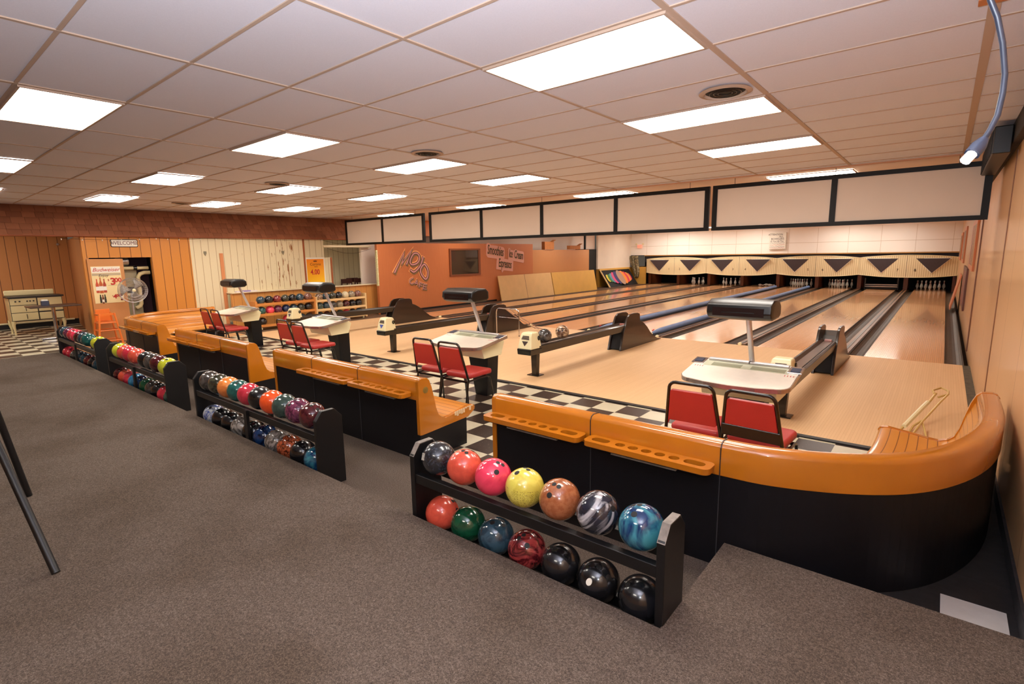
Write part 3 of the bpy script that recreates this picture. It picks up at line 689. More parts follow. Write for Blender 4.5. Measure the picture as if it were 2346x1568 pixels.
MB().lathe([(.028, 0), (.03, .002), (.026, .004)], 16, (2.57, .075, .64), 'X')  .obj('round_brass_badge', plain('badge_olive', (140, 112, 48), .4, metal=.3), bpy.data.objects['wooden_bench.001'], smooth=True)
o_ = MB(); random.seed(3)
for k in range(9):
    y_ = .42+k*.028; o_.box(2.569, 2.573, y_, y_+.022, .33-random.uniform(.0, .05)+.005*k, .355+.002*k)
o_.obj('chipped_varnish', plain('bare_wood', (226, 196, 150), .7), bpy.data.objects['wooden_bench.001'])
straight_bench(-9.13, -6.72, 'straight wooden bench with black base behind the third ball rack', [-8.3, -7.5], [(-9.16, -8.31), (-8.30, -7.46)], 'lr')
# left bench with a mirrored curve
t = thing('wooden_bench', 'far left curved wooden bench below the amber wall', 'bench', (-11.6, 2.88, 0), 0, 'settee benches facing the lanes')
sp = [Vector((-11.6+.28*i, 2.88)) for i in range(6)]; sp.append(Vector((-9.98, 2.88)))
mir = [Vector((-11.6-(p.x+.87)*.95, 2.88+(p.y-2.88)*.88)) for p in CP][::-1]
pth = [(x+11.6, y-2.88, nx, ny) for x, y, nx, ny in path_from(mir[:-1]+sp)]
bench_parts(t, pth, [.02, .84]); cup_shelf(t, .80, 1.60); cup_shelf(t, -.02, .78)
MB().prism(ENDP, 'X', 1.61, 1.65).obj('end_panel', M_bench, t, bevel=.004)
MB().prism([(.0, 0), (.0, .25), (.58, .27), (.575, 0)], 'X', 1.61, 1.646).obj('end_kick_panel', M_black, t)
end_at(t, (mir[0].x+11.6, mir[0].y-2.88), (1, 0), (0, 1))

# ------------------------------------------------------------------ ball racks and bowling balls
R = .1085
def ball_mesh():
    bm = bmesh.new(); bmesh.ops.create_uvsphere(bm, u_segments=40, v_segments=24, radius=R); me = bpy.data.meshes.new('ball_shell'); bm.to_mesh(me); bm.free()
    for p in me.polygons: p.use_smooth = True
    return me
BALLME = ball_mesh()
def hole_bm(a, b, r):
    d = Vector((math.cos(b)*math.sin(a), math.sin(b)*math.sin(a), math.cos(a))); q = d.to_track_quat('Z', 'Y'); m = MB(); n = 14; vs = []
    rings = ((r*1.08, 0), (r*1.04, 1), (r*.6, 1), (r*.2, 1))
    for rad, h in rings:
        for j in range(n):
            hh = math.sqrt(R*R-rad*rad)+(.0008 if h else -.001)
            vs.append(tuple(q @ Vector((rad*math.cos(2*PI*j/n), rad*math.sin(2*PI*j/n), hh))))
    fs = [(i*n+j, i*n+(j+1) % n, (i+1)*n+(j+1) % n, (i+1)*n+j) for i in range(3) for j in range(n)]+[tuple(range(3*n, 4*n))]
    m.add(vs, fs); return m
HOLES = []
def make_holes():
    for a, b, r in ((.16, .0, .012), (.16, 2.2, .012), (.52, 4.2, .0145)):
        o = hole_bm(a, b, r); ob = o.obj('finger_hole', M_hole, None); HOLES.append(ob.data); bpy.data.objects.remove(ob)
make_holes()
def ball(x, y, z, mat, label, group, tilt=(0, 0), holes=True, spin=0):
    me = BALLME.copy() if False else BALLME
    o = bpy.data.objects.new('bowling_ball', None); C.objects.link(o); o.location = (x, y, z); tag(o, label, 'bowling ball', group)
    o.rotation_euler = (tilt[0], tilt[1], spin)
    s = bpy.data.objects.new('ball_shell', me); C.objects.link(s); s.parent = o
    if not me.materials: me.materials.append(mat)
    s.material_slots[0].link = 'OBJECT'; s.material_slots[0].material = mat
    if holes:
        for h in HOLES:
            q = bpy.data.objects.new('finger_hole', h); C.objects.link(q); q.parent = o
    return o
K = {'black': ('glossy black', (18, 18, 20), (26, 26, 30)), 'charcoal': ('speckled charcoal', (36, 38, 44), (78, 82, 92)), 'coral': ('scuffed coral red', (222, 88, 66), (206, 78, 60)),
     'pink': ('hot pink streaked', (236, 66, 96), (216, 52, 82)), 'yellow': ('lemon yellow', (222, 208, 92), (206, 190, 76)), 'brown': ('speckled brown', (150, 84, 50), (164, 100, 62)),
     'bw': ('black and white swirled', (34, 36, 48), (216, 212, 214)), 'teal': ('blue and teal marbled', (12, 44, 92), (62, 136, 150)), 'green': ('dark green', (14, 62, 42), (20, 76, 50)),
     'slate': ('slate blue', (34, 56, 70), (52, 78, 92)), 'maroon': ('maroon marbled', (74, 18, 24), (160, 60, 58)), 'orange': ('bright orange', (244, 92, 40), (236, 84, 36)), 'amber': ('amber orange', (214, 118, 54), (228, 140, 72)),
     'tealgreen': ('teal green', (22, 76, 76), (36, 100, 94)), 'rose': ('rose red', (206, 58, 76), (190, 48, 66)), 'greygreen': ('grey green', (46, 66, 62), (60, 82, 76)), 'plum': ('plum purple marbled', (70, 26, 52), (128, 62, 92)),
     'wine': ('dark wine', (62, 18, 26), (86, 30, 36)), 'navy': ('navy blue', (14, 30, 62), (26, 58, 104)), 'silver': ('silver grey streaked', (84, 80, 76), (168, 162, 156)), 'rust': ('rust and black speckled', (58, 26, 20), (200, 100, 60)),
     'bluewhite': ('blue and white marbled', (60, 80, 150), (190, 196, 200)), 'skyblue': ('sky blue', (36, 104, 150), (60, 136, 176)), 'lime': ('lime yellow', (204, 208, 58), (188, 192, 50)), 'olive': ('olive black', (40, 42, 34), (70, 70, 56)),
     'dusk': ('dusty brown', (110, 70, 60), (140, 96, 84)), 'ivory': ('ivory', (214, 200, 164), (196, 180, 146)), 'taupe': ('taupe grey', (130, 118, 96), (150, 138, 116)), 'tigereye': ('brown and cream swirled', (92, 60, 44), (196, 170, 140)), 'gunmetal': ('gunmetal grey', (50, 46, 44), (82, 78, 76))}
STY = {'bw': (3.2, .60, 2.2, .35), 'teal': (4, .5, 1.5, .5), 'maroon': (5, .5, 2.5, 1), 'rust': (9, .5, 4, 1), 'charcoal': (30, .62, 0, 1), 'silver': (5, .5, 3, .5), 'tigereye': (4, .5, 2, .5), 'bluewhite': (4, .5, 3, 1), 'brown': (24, .5, 0, 1), 'plum': (6, .5, 3, 1), 'pink': (6, .55, 1, .2)}
def bmat(k):
    d, a, b = K[k]; s = STY.get(k, (8, .5, 1, 1)); return marble(a, b, s[0], .22 if k in ('black', 'charcoal', 'coral', 'brown', 'yellow') else .12, s[1], s[2], s[3])
ORD = ['first', 'second', 'third', 'fourth', 'fifth', 'sixth', 'seventh', 'eighth', 'ninth', 'tenth', 'eleventh']
def floor_rack(x0, x1, label, mid):
    t = thing('ball_rack', label, 'ball rack', ((x0+x1)/2, 2.13, 0), 0, 'low ball racks along the carpet edge'); h = (x1-x0)/2
    for s in (-1, 1):
        MB().prism([(-.115, 0), (-.115, .555), (-.06, .625), (.05, .625), (.115, .555), (.115, 0)], 'X', s*h-.02, s*h+.02).obj('end_board', M_blackr, t, bevel=.004)
    for z, nm in ((.405, 'upper_rail'), (.038, 'lower_rail')):
        for s in (-1, 1): B(-h+.02, h-.02, s*.085-.022, s*.085+.022, z-.03, z+.03).obj(nm, M_blackr, t, bevel=.004)
    if mid:
        for s in (-1, 1): B(-.03, .03, s*.112-.013, s*.112+.013, 0, .43).obj('middle_post', M_blackr, t)
    return t
floor_rack(-2.50, -.84, 'nearest low black ball rack, holding fourteen balls', False)
floor_rack(-6.05, -3.65, 'second nearest low black ball rack with a middle post, holding twenty balls', True)
floor_rack(-9.27, -6.93, 'third low black ball rack, starting and ending in a yellow ball', True)
floor_rack(-12.45, -9.93, 'farthest low black ball rack, with one yellow ball at its right end', True)
def row(xs, z, keys, where, group, y=2.13):
    for k, (x, c_) in enumerate(zip(xs, keys)):
        rnd = random.Random(int(abs(x)*1000)+int(z*100))
        ball(x, y, z, bmat(c_), '%s bowling ball, %s from left, %s' % (K[c_][0], ORD[k], where), group, (rnd.uniform(-.2, .9), rnd.uniform(-.5, .5)), True, rnd.uniform(0, 6))
def sp_(a, b, n): return [a+(b-a)*i/(n-1) for i in range(n)]
ZT, ZBt = .405+.03+.068, .038+.03+.068
row(sp_(-2.375, -.985, 7), ZT+.03, ['charcoal', 'coral', 'pink', 'yellow', 'brown', 'bw', 'teal'], 'top row of the nearest rack', 'balls on the nearest rack')
row(sp_(-2.36, -.98, 7), ZBt+.03, ['coral', 'green', 'slate', 'maroon', 'black', 'black', 'black'], 'bottom row of the nearest rack', 'balls on the nearest rack')
row(sp_(-5.91, -3.80, 10)[:0] + [-5.90, -5.675, -5.45, -5.225, -5.0, -4.775, -4.55, -4.325, -4.10, -3.875], ZT+.03, ['gunmetal', 'olive', 'amber', 'tealgreen', 'rose', 'black', 'orange', 'greygreen', 'plum', 'wine'], 'top row of the second rack', 'balls on the second rack')
row([-5.90, -5.675, -5.45, -5.225, -4.98, -4.755, -4.53, -4.305, -4.08, -3.855], ZBt+.03, ['bluewhite', 'black', 'black', 'silver', 'black', 'navy', 'silver', 'rust', 'black', 'teal'], 'bottom row of the second rack', 'balls on the second rack')
row([-9.02, -8.79, -8.56, -8.30, -7.90, -7.67, -7.44, -7.15], ZT+.03, ['lime', 'coral', 'rose', 'coral', 'black', 'gunmetal', 'wine', 'lime'], 'top row of the third rack', 'balls on the third rack')
row([-9.13, -8.905, -8.68, -8.45, -8.22, -7.99, -7.765, -7.54, -7.31, -7.085], ZBt+.03, ['wine', 'coral', 'rose', 'skyblue', 'navy', 'green', 'gunmetal', 'black', 'rose', 'greygreen'], 'bottom row of the third rack', 'balls on the third rack')
row([-12.28, -12.0, -11.72, -11.48, -11.24, -11.0, -10.76, -10.16], ZT+.03, ['slate', 'plum', 'rose', 'pink', 'wine', 'slate', 'tealgreen', 'lime'], 'top row of the farthest rack', 'balls on the farthest rack')
row([-12.28, -12.0, -11.72, -11.3, -11.05, -10.8, -10.55, -10.28], ZBt+.03, ['rose', 'rose', 'gunmetal', 'slate', 'slate', 'wine', 'black', 'slate'], 'bottom row of the farthest rack', 'balls on the farthest rack')
def on_ball(where, d, mb, nm, mat):
    for o in C.objects:
        if o.get('label') and where in o['label']:
            q = o.rotation_euler.to_matrix().inverted() @ Vector(d).normalized(); mm = mb.obj(nm, mat, o); mm.data.transform((q.to_track_quat('Z', 'Y').to_matrix().to_4x4())); return
on_ball('sixth from left, bottom row of the nearest', (.03, -.95, .42), MB().prism(ell(0, 0, .015, .019, 18), 'Z', R-.003, R+.0012), 'oval_sticker', M_paper)
on_ball('first from left, top row of the nearest', (-.35, -1.0, .35), MB().prism([(-.016, -.022), (.016, -.022), (.016, .022), (-.016, .022)], 'Z', R-.004, R+.001), 'worn_label', plain('label_grey', (150, 146, 136), .6, noise=.5, nscale=90))
t = bpy.data.objects['ball_rack']
for s in (-1, 1): MB().prism([(-.116, .553), (-.061, .6275), (.051, .6275), (.07, .60), (.05, .618), (-.058, .618), (-.108, .552)], 'X', s*.83-.019, s*.83+.0195).obj('worn_top_edge', plain('worn_grey_wood', (120, 112, 104), .7, noise=.4, nscale=30), t)

# wall racks of shelves against the counter
def wall_rack(y0, y1, label, mat, z3):
    t = thing('shelf_rack', label, 'ball rack', (-13.4, (y0+y1)/2, 0)); h = (y1-y0)/2
    for s in (-1, 1): B(-.17, .15, s*h-.025, s*h+.025, .04, .74).obj('side_board', mat, t, bevel=.004)
    for z in z3:
        B(.11, .15, -h+.02, h-.02, z-.03, z+.03).obj('front_rail', mat, t); B(-.15, .12, -h+.02, h-.02, z-.03, z-.01).obj('shelf', mat, t)
    for s in (-1, 1): MB().lathe([(.02, -.015), (.035, -.01), (.035, .01), (.02, .015)], 14, (.11, s*(h-.1), .035), 'Y').obj('caster', M_cream, t, smooth=True)
wall_rack(6.03, 7.63, 'orange pine three shelf rack of bowling balls against the counter', M_rackw, (.65, .385, .105))
wall_rack(7.67, 9.27, 'pale pine three shelf rack of bowling balls right of the orange one', M_rackl, (.62, .365, .10))
def wrow(ys, z, keys, where, group):
    for k, (y, c_) in enumerate(zip(ys, keys)):
        ball(-13.37, y, z+R-.008, bmat(c_), '%s bowling ball, %s from left, %s' % (K[c_][0], ORD[k], where), group, (.3, .5), True, k*1.3)
GA, GB = 'balls on the orange wall rack', 'balls on the pale wall rack'
wrow([6.2, 6.41, 6.63, 6.85, 7.05, 7.26, 7.49], .65, ['slate', 'black', 'maroon', 'olive', 'black', 'slate', 'dusk'], 'top shelf of the orange rack', GA)
wrow([6.2, 6.42, 6.63, 6.85, 7.06, 7.27, 7.48], .385, ['tealgreen', 'pink', 'plum', 'navy', 'slate', 'olive', 'black'], 'middle shelf of the orange rack', GA)
wrow([6.2, 6.85, 7.28, 7.49], .105, ['black', 'rose', 'slate', 'gunmetal'], 'bottom shelf of the orange rack', GA)
wrow([7.82, 8.03, 8.24, 8.44, 8.65, 8.86, 9.07], .62, ['tigereye', 'slate', 'olive', 'black', 'ivory', 'taupe', 'dusk'], 'top shelf of the pale rack', GB)
wrow([7.82, 8.03, 8.24, 8.45, 8.66, 8.87, 9.08], .365, ['greygreen', 'slate', 'gunmetal', 'taupe', 'wine', 'black', 'black'], 'middle shelf of the pale rack', GB)
wrow([7.82, 8.03, 8.24, 8.45, 8.66, 8.87, 9.08], .10, ['slate', 'wine', 'black', 'greygreen', 'rose', 'black', 'slate'], 'bottom shelf of the pale rack', GB)

# ------------------------------------------------------------------ score tables
def score_table(cx, label):
    t = thing('score_table', label, 'table', (cx, 4.6, 0), 0, 'scorer tables')
    rot = Matrix.Rotation(math.radians(9), 4, 'X')
    def tilt(o): o.data.transform(Matrix.Translation((0, 0, .775)) @ rot); return o
    out = [(.43, .27), (-.43, .27), (-.43, -.10)]
    out += [(-.43+.0*k, -.10) for k in ()]
    arc = []
    for k in range(7): a = PI+PI/2*k/6; arc.append((-.33+.10*math.cos(a), -.17+.10*math.sin(a)))
    arc += [(-.2, -.30), (0, -.315), (.2, -.30)]
    for k in range(7): a = 1.5*PI+PI/2*k/6; arc.append((.33+.10*math.cos(a), -.17+.10*math.sin(a)))
    out = [(.43, .27), (-.43, .27)]+arc
    o = MB().prism(out, 'Z', -.004, .006).obj('tabletop', M_top, t); tilt(o)
    o = MB().prism([(x*1.012, y*1.014) for x, y in out], 'Z', -.034, .001).obj('metal_edge', plain('edge_steel', (176, 164, 158), .25, metal=.8), t); tilt(o)
    o = MB().box(-.34, .36, .075, .20, .006, .0085).obj('glass_strip', plain('strip_cream_green', (196, 196, 170), .2), t); tilt(o)
    for a, b in ((-.27, -.02), (.06, .33)):
        o = B(a, b, .085, .165, .0085, .0105).obj('view_window', M_glass, t); tilt(o)
    o = MB().box(-.33, .02, .20, .245, .006, .03).box(.025, .34, .20, .245, .006, .028).obj('paper_clamp', M_alu, t, bevel=.006); tilt(o)
    for s in (-1, 1):
        o = MB().box(s*.40-.055, s*.40+.055, .10, .25, .004, .014).obj('ashtray', M_chrome, t, bevel=.004); tilt(o)
        q = B(s*.40-.035, s*.40+.035, .13, .21, .0142, .018).obj('tray_well', plain('well_blue', (70, 84, 110), .2, metal=.5), o); tilt(q)
    for x, y in ((-.36, .06), (.38, .05)):
        m = MB()
        for q in range(4): m.box(x-.04+q*.022, x-.034+q*.022, y-.03, y+.0, .0062, .0068)
        o = m.obj('red_print', M_inkred, t); tilt(o)
    # cream box below
    MB().prism([(-.09, .745), (-.02, .555), (.30, .56), (.36, .72), (.28, .80)], 'X', -.31, .31).obj('cream_housing', M_cream, t, bevel=.008)
    # pedestal
    m = MB(); vs = []
    for z, hw, y0, y1 in ((0, .10, .24, .44), (.57, .175, .19, .40)): vs += [(-hw, y0, z), (hw, y0, z), (hw, y1, z), (-hw, y1, z)]
    m.add(vs, [(0, 1, 2, 3), (4, 5, 6, 7), (0, 1, 5, 4), (1, 2, 6, 5), (2, 3, 7, 6), (3, 0, 4, 7)]); m.obj('pedestal', M_black, t, bevel=.006)
    MB().tube([(0.03, .265, .80), (.02, .09, 1.26)], .023, 16).obj('lamp_post', M_alu, t, smooth=True)
    h = MB(); vs = []
    # hood: tapered box with a domed top
    prof = [(-.13, 1.265), (-.155, 1.30), (-.145, 1.365), (-.06, 1.405), (.10, 1.40), (.15, 1.36), (.155, 1.28), (.11, 1.25), (-.09, 1.245)]
    k = len(prof); xs = [-.265, -.25, -.12, .12, .25, .265]; sc_ = [.72, 1, 1.06, 1.06, 1, .72]
    for x, s in zip(xs, sc_):
        for y, z in prof: vs.append((x, y*s, 1.32+(z-1.32)*s))
    fs = [tuple(range(k)), tuple(range(len(vs)-1, len(vs)-k-1, -1))]
    for i in range(len(xs)-1):
        for j in range(k): fs.append((i*k+j, i*k+(j+1) % k, (i+1)*k+(j+1) % k, (i+1)*k+j))
    h.add(vs, fs); h.obj('lamp_hood', plain('hood_black', (13, 10, 10), .3), t, bevel=.006)
    B(-.20, .20, -.1625, -.155, 1.275, 1.345).obj('hood_face', plain('hood_face_dark', (26, 14, 16), .25), t)
    return t
TX = [(-1.27, 'scorer table nearest the right wall, behind the two nearest red chairs'), (-4.52, 'scorer table second from the right with lamp hood over a cream top'), (-7.85, 'scorer table third from the right, in front of the wall ball racks'), (-11.02, 'leftmost scorer table beside the far curved bench')]
for x, lab in TX: score_table(x, lab)

# ------------------------------------------------------------------ chairs
def make_chair():
    t = thing('dining_chair', 'x', 'chair', (0, 0, 0))
    MB().prism(rrect(-.19, .19, -.18, .235, .05), 'Z', .445, .505).obj('seat', M_red, t, bevel=.024, seg=3)
    ang = math.radians(12)
    m = MB().prism([(-.168, .56), (.168, .56), (.180, .575), (.152, .80), (.14, .812), (-.14, .812), (-.152, .80), (-.183, .52)], 'Y', -.014, .014)
    o = m.obj('backrest', M_red, t, bevel=.01); o.data.transform(Matrix.Translation((0, -.215, .47)) @ Matrix.Rotation(ang, 4, 'X') @ Matrix.Translation((0, 0, -.47)))
    f = [(-.208, 0, .43), (-.200, 0, .50), (-.163, 0, .81)]
    for k in range(1, 6): a = PI-PI/2*k/5; f.append((-.113+.05*math.cos(a), 0, .81+.06*math.sin(a)))
    f2 = [(-x, y, z) for x, y, z in f][::-1]
    m = MB().tube(f+f2, .0125, 10); o = m.obj('back_frame', M_btube, t, smooth=True); o.data.transform(Matrix.Translation((0, -.215, .47)) @ Matrix.Rotation(ang, 4, 'X') @ Matrix.Translation((0, 0, -.47)))
    for s in (-1, 1):
        MB().tube([(s*.195, -.20, .44), (s*.20, -.23, .30), (s*.205, -.285, .0)], .0115, 8).obj('leg', M_btube, t, smooth=True)
        MB().tube([(s*.195, -.20, .43), (s*.195, .12, .435), (s*.195, .165, .41), (s*.20, .20, .25), (s*.205, .22, 0)], .0115, 8).obj('leg', M_btube, t, smooth=True)
    B(-.20, .20, -.205, -.185, .41, .43).obj('seat_rail', M_btube, t); B(-.20, .20, .10, .12, .425, .445).obj('seat_rail', M_btube, t)
    return t
ch0 = make_chair()
CHS = [(-.91, 3.92, -.05, 'red vinyl chair with black tape around its lower back, nearest pair, right'), (-1.34, 3.93, .03, 'red vinyl chair at the right hand scorer table, left of the taped one'),
       (-4.13, 4.20, .03, 'red vinyl chair at the second scorer table from the right, right of its pair'), (-4.58, 4.22, .03, 'red vinyl chair at the second scorer table from the right, left of its pair'),
       (-7.36, 4.20, .03, 'red vinyl chair at the third scorer table from the right, right of its pair'), (-7.84, 4.22, .03, 'red vinyl chair at the third scorer table from the right, left of its pair'),
       (-10.50, 4.28, .03, 'red vinyl chair at the leftmost scorer table, right of its pair'), (-10.98, 4.28, .03, 'red vinyl chair at the leftmost scorer table, left of its pair')]
chs = []
for k, (x, y, rz, lab) in enumerate(CHS):
    o = ch0 if k == 0 else dup(ch0, (x, y, 0)); o.location = (x, y, 0); o.rotation_euler = (0, 0, rz); o['label'] = lab; o['group'] = 'red chairs at the scorer tables'; chs.append(o)
m = MB().box(-.195, .195, -.022, .022, .525, .615); o = m.obj('tape_wrap', plain('black_tape', (22, 20, 20), .25, noise=.3, nscale=12, bump=.6), ch0, bevel=.008)
o.data.transform(Matrix.Translation((0, -.215, .47)) @ Matrix.Rotation(math.radians(12), 4, 'X') @ Matrix.Translation((0, 0, -.47)))

# ------------------------------------------------------------------ ball returns
def ball_return(cx, label, emb):
    t = thing('ball_return', label, 'ball return', (cx, 6.0, 0), 0, 'ball returns between the lanes')
    # long rail: channel with sloping sides
    MB().prism([(-.11, .345), (.11, .345), (.13, .46), (.095, .475), (.06, .44), (-.06, .44), (-.095, .475), (-.13, .46)], 'Y', .10, 3.0).obj('rail', M_brail, t, bevel=.003)
    B(-.055, .055, .12, 2.98, .441, .447).obj('trough_floor', M_trough, t)
    # cap
    m = MB(); vs = []
    for z, hx, y0, y1 in ((.435, .125, -.11, .15), (.60, .105, -.075, .135), (.66, .095, -.05, .12), (.675, .08, -.03, .10)): vs += [(-hx, y0, z), (hx, y0, z), (hx, y1, z), (-hx, y1, z)]
    m.add(vs, [(3, 2, 1, 0), (12, 13, 14, 15)]+[(4*i+j, 4*i+(j+1) % 4, 4*i+4+(j+1) % 4, 4*i+4+j) for i in range(3) for j in range(4)])
    cap = m.obj('end_cap', M_cream, t, bevel=.012)
    MB().prism([(-.12, .35), (.12, .35), (.13, .435), (-.13, .435)], 'Y', -.12, .16).obj('cap_base', M_btube, t, bevel=.01)
    def fy(z): return -.11+(z-.435)*(.035/.165)
    tr = [(-.055, .55), (.055, .55), (0, .48)]
    MB().add([(x, fy(z)-.004, z) for x, z in tr]+[(x, fy(z)+.004, z) for x, z in tr], [(0, 1, 2), (5, 4, 3), (0, 1, 4, 3), (1, 2, 5, 4), (2, 0, 3, 5)]).obj('triangle_emblem', emb, cap)
    m = MB()
    for k in range(4):
        z = .575+k*.0145; m.add([(x, fy(zz)-.004+dy, zz) for dy in (0, .006) for x, zz in ((-.070+.006*k, z), (.070-.004*k, z), (.070-.004*k, z+.010), (-.070+.006*k, z+.010))], [(0, 1, 2, 3), (7, 6, 5, 4), (0, 1, 5, 4), (2, 3, 7, 6), (1, 2, 6, 5), (0, 3, 7, 4)])
    m.obj('striped_logo', M_ink, cap)
    MB().tube([(.112, .10+.018*math.cos(a), .585+.026*math.sin(a)) for a in [2*PI*k/16 for k in range(16)]], .011, 6, closed=True).obj('eye_ring', M_btube, cap, smooth=True)
    # leg and foot
    m = MB(); vs = []
    for z, hw in ((.01, .038), (.36, .055)): vs += [(-hw, .12, z), (hw, .12, z), (hw, .20, z), (-hw, .20, z)]
    m.add(vs, [(3, 2, 1, 0), (4, 5, 6, 7)]+[(j, (j+1) % 4, 4+(j+1) % 4, 4+j) for j in range(4)]); m.obj('leg', M_brail, t)
    B(-.10, .10, .08, .24, 0, .012).obj('foot_plate', M_btube, t)
    # hood: two curved side panels and the dark box between
    side = [(2.60, 0), (2.72, .36), (2.86, .60), (2.95, .655), (3.10, .665), (3.28, .655), (3.36, .625), (3.38, .50), (3.47, .47), (3.57, .42), (3.70, .34), (3.85, .22), (4.0, .12), (4.2, .045), (4.42, .0)]
    for s in (-1, 1): MB().prism(side, 'X', s*.125-.018, s*.125+.018).obj('hood_side', plain('hood_brown_black', (44, 29, 18), .3, coat=.3), t, bevel=.006)
    MB().prism([(2.66, .02), (2.78, .36), (3.0, .36), (3.0, .02)], 'X', -.107, .107).obj('front_plate', M_pit, t)
    MB().prism([(3.36, .56), (3.38, .47), (3.57, .40), (3.70, .32), (3.85, .20), (4.0, .10), (4.25, .02), (4.25, .005), (3.0, .005), (3.0, .40), (3.2, .5)], 'X', -.107, .107).obj('hood_cover', M_brail, t)
    MB().lathe([(.02, -.05), (.035, -.045), (.035, .045), (.02, .05)], 16, (.0, 2.92, .445), 'X').obj('lift_roller', plain('roller_pink', (150, 84, 72), .3), t, smooth=True)
    return t
RX = [divs[7], divs[5], divs[3], divs[1]]
RL = ['ball return nearest the right wall, partly behind the scorer table', 'ball return with a black triangle emblem and two balls resting on it', 'ball return with a blue triangle emblem, third from the right', 'leftmost ball return with its cream cap in front of the wall racks']
EM = [M_ink, M_ink, plain('emblem_blue', (70, 90, 170), .4), plain('emblem_slate', (60, 60, 90), .4)]
for x, l, e in zip(RX, RL, EM): ball_return(x, l, e)
ball(RX[1]+.0, 6.40, .441+R+.02, bmat('gunmetal'), 'dark grey bowling ball against the cream cap of the ball return with the black triangle', 'balls on the ball return', (.4, .3))
ball(RX[1]+.0, 6.88, .441+R+.02, bmat('tigereye'), 'brown and cream swirled bowling ball on the ball return rail, right of the grey one', 'balls on the ball return', (.9, .8))

# chrome ball ramps for seated bowlers
t = thing('bowling_ramp', 'chrome tube bowling ramp standing in front of the third hood from the right', 'bowling ramp', (-7.5, 8.95, 0))
MB().tube([(-.32, 0, 0), (-.32, 0, .52), (-.30, 0, .575), (-.24, 0, .60), (.26, 0, .60), (.32, 0, .575), (.34, 0, .52), (.34, 0, 0)], .014, 8).obj('u_frame', M_chrome, t, smooth=True)
MB().tube([(-.32, 0, .40), (.34, 0, .40)], .010, 8).obj('cross_bar', M_chrome, t)
m = MB(); m.tube([(-.05, .0, .60), (.0, .25, .42), (.05, .9, .08), (.06, 1.1, .02)], .011, 8); m.tube([(.09, .0, .60), (.13, .25, .42), (.18, .9, .08), (.19, 1.1, .02)], .011, 8); m.obj('ramp_rail', plain('bronze_rail', (186, 160, 146), .3, metal=.8), t, smooth=True)
MB().tube([(.05, .95, .05), (.19, .95, .05)], .01, 6).obj('end_bar', M_chrome, t)
MB().lathe([(.008, 0), (.016, .005), (.016, .02)], 10, (.34, 0, 0)).lathe([(.008, 0), (.016, .005), (.016, .02)], 10, (-.32, 0, 0)).obj('rubber_foot', M_btube, t)
t = thing('bowling_ramp', 'pale gold tube bowling ramp lying on the approach by the right hand curved bench', 'bowling ramp', (0, 6.0, 0))
m = MB()
m.tube([(-.22, .05, .03), (-.12, .45, .08), (.02, .95, .20), (.06, 1.15, .24)], .012, 8); m.tube([(-.10, .05, .03), (-.02, .45, .10), (.10, .85, .22), (.16, 1.05, .27)], .010, 8)
m.obj('ramp_rail', M_gold, t, smooth=True)
MB().tube([(.05, 1.12, .24), (.03, 1.2, .26), (.10, 1.34, .27), (.16, 1.22, .27), (.16, 1.05, .27), (.08, .98, .24)], .010, 8).obj('handle_loop', M_gold, t, smooth=True)
MB().tube([(-.16, .25, .07), (-.05, .72, .15), (-.0, .9, .19)], .022, 8).obj('white_sleeve', M_cream, t, smooth=True)
m = MB(); m.tube([(-.03, .45, .10), (0, .32, .05), (.02, .18, .014)], .010, 8); m.tube([(-.03, .45, .10), (-.09, .35, .06), (-.12, .2, .014)], .010, 8); m.tube([(-.22, .06, .014), (0, .17, .014), (.26, .12, .014)], .012, 8); m.obj('support_leg', M_gold, t, smooth=True)

# ------------------------------------------------------------------ lane side: sign letters, window, leaning boards
XW = -13.6
def stroke(pts, r, mat, t, nm, x, closed=False):
    MB().tube([(x, y, z) for y, z in pts], r, 6, closed=closed).obj(nm, mat, t, smooth=True)
STK = {'M': ([(10.64, 1.29), (11.05, 1.9), (10.96, 1.57), (11.37, 1.98), (11.14, 1.54)], False), 'O': ([(11.50, 1.89), (11.62, 1.88), (11.69, 1.80), (11.68, 1.66), (11.58, 1.56), (11.42, 1.52), (11.33, 1.54), (11.29, 1.61), (11.33, 1.72), (11.42, 1.84)], True),
       'J': ([(11.86, 1.76), (11.75, 1.52), (11.59, 1.36), (11.43, 1.28), (11.3, 1.35)], False), 'O2': ([(11.90, 1.52), (11.99, 1.44), (12.05, 1.30), (12.03, 1.12), (11.94, 1.02), (11.82, 1.10), (11.74, 1.22), (11.72, 1.34), (11.80, 1.46)], True),
       'C': ([(11.39, 1.08), (11.28, 1.04), (11.24, .96), (11.32, .89), (11.41, .92)], False), 'A': ([(11.45, .88), (11.54, 1.0), (11.57, .83)], False), 'A2': ([(11.49, .91), (11.56, .89)], False), 'F': ([(11.63, .77), (11.67, .92), (11.78, .88)], False), 'F2': ([(11.65, .85), (11.75, .81)], False),
       'E': ([(11.97, .83), (11.84, .86), (11.80, .70), (11.95, .68)], False), 'E2': ([(11.82, .78), (11.94, .75)], False)}
t = thing('wall_sign', 'slanting cut-out sign reading MOJO CAFE on the orange wall', 'sign', (XW, 11.4, 1.4))
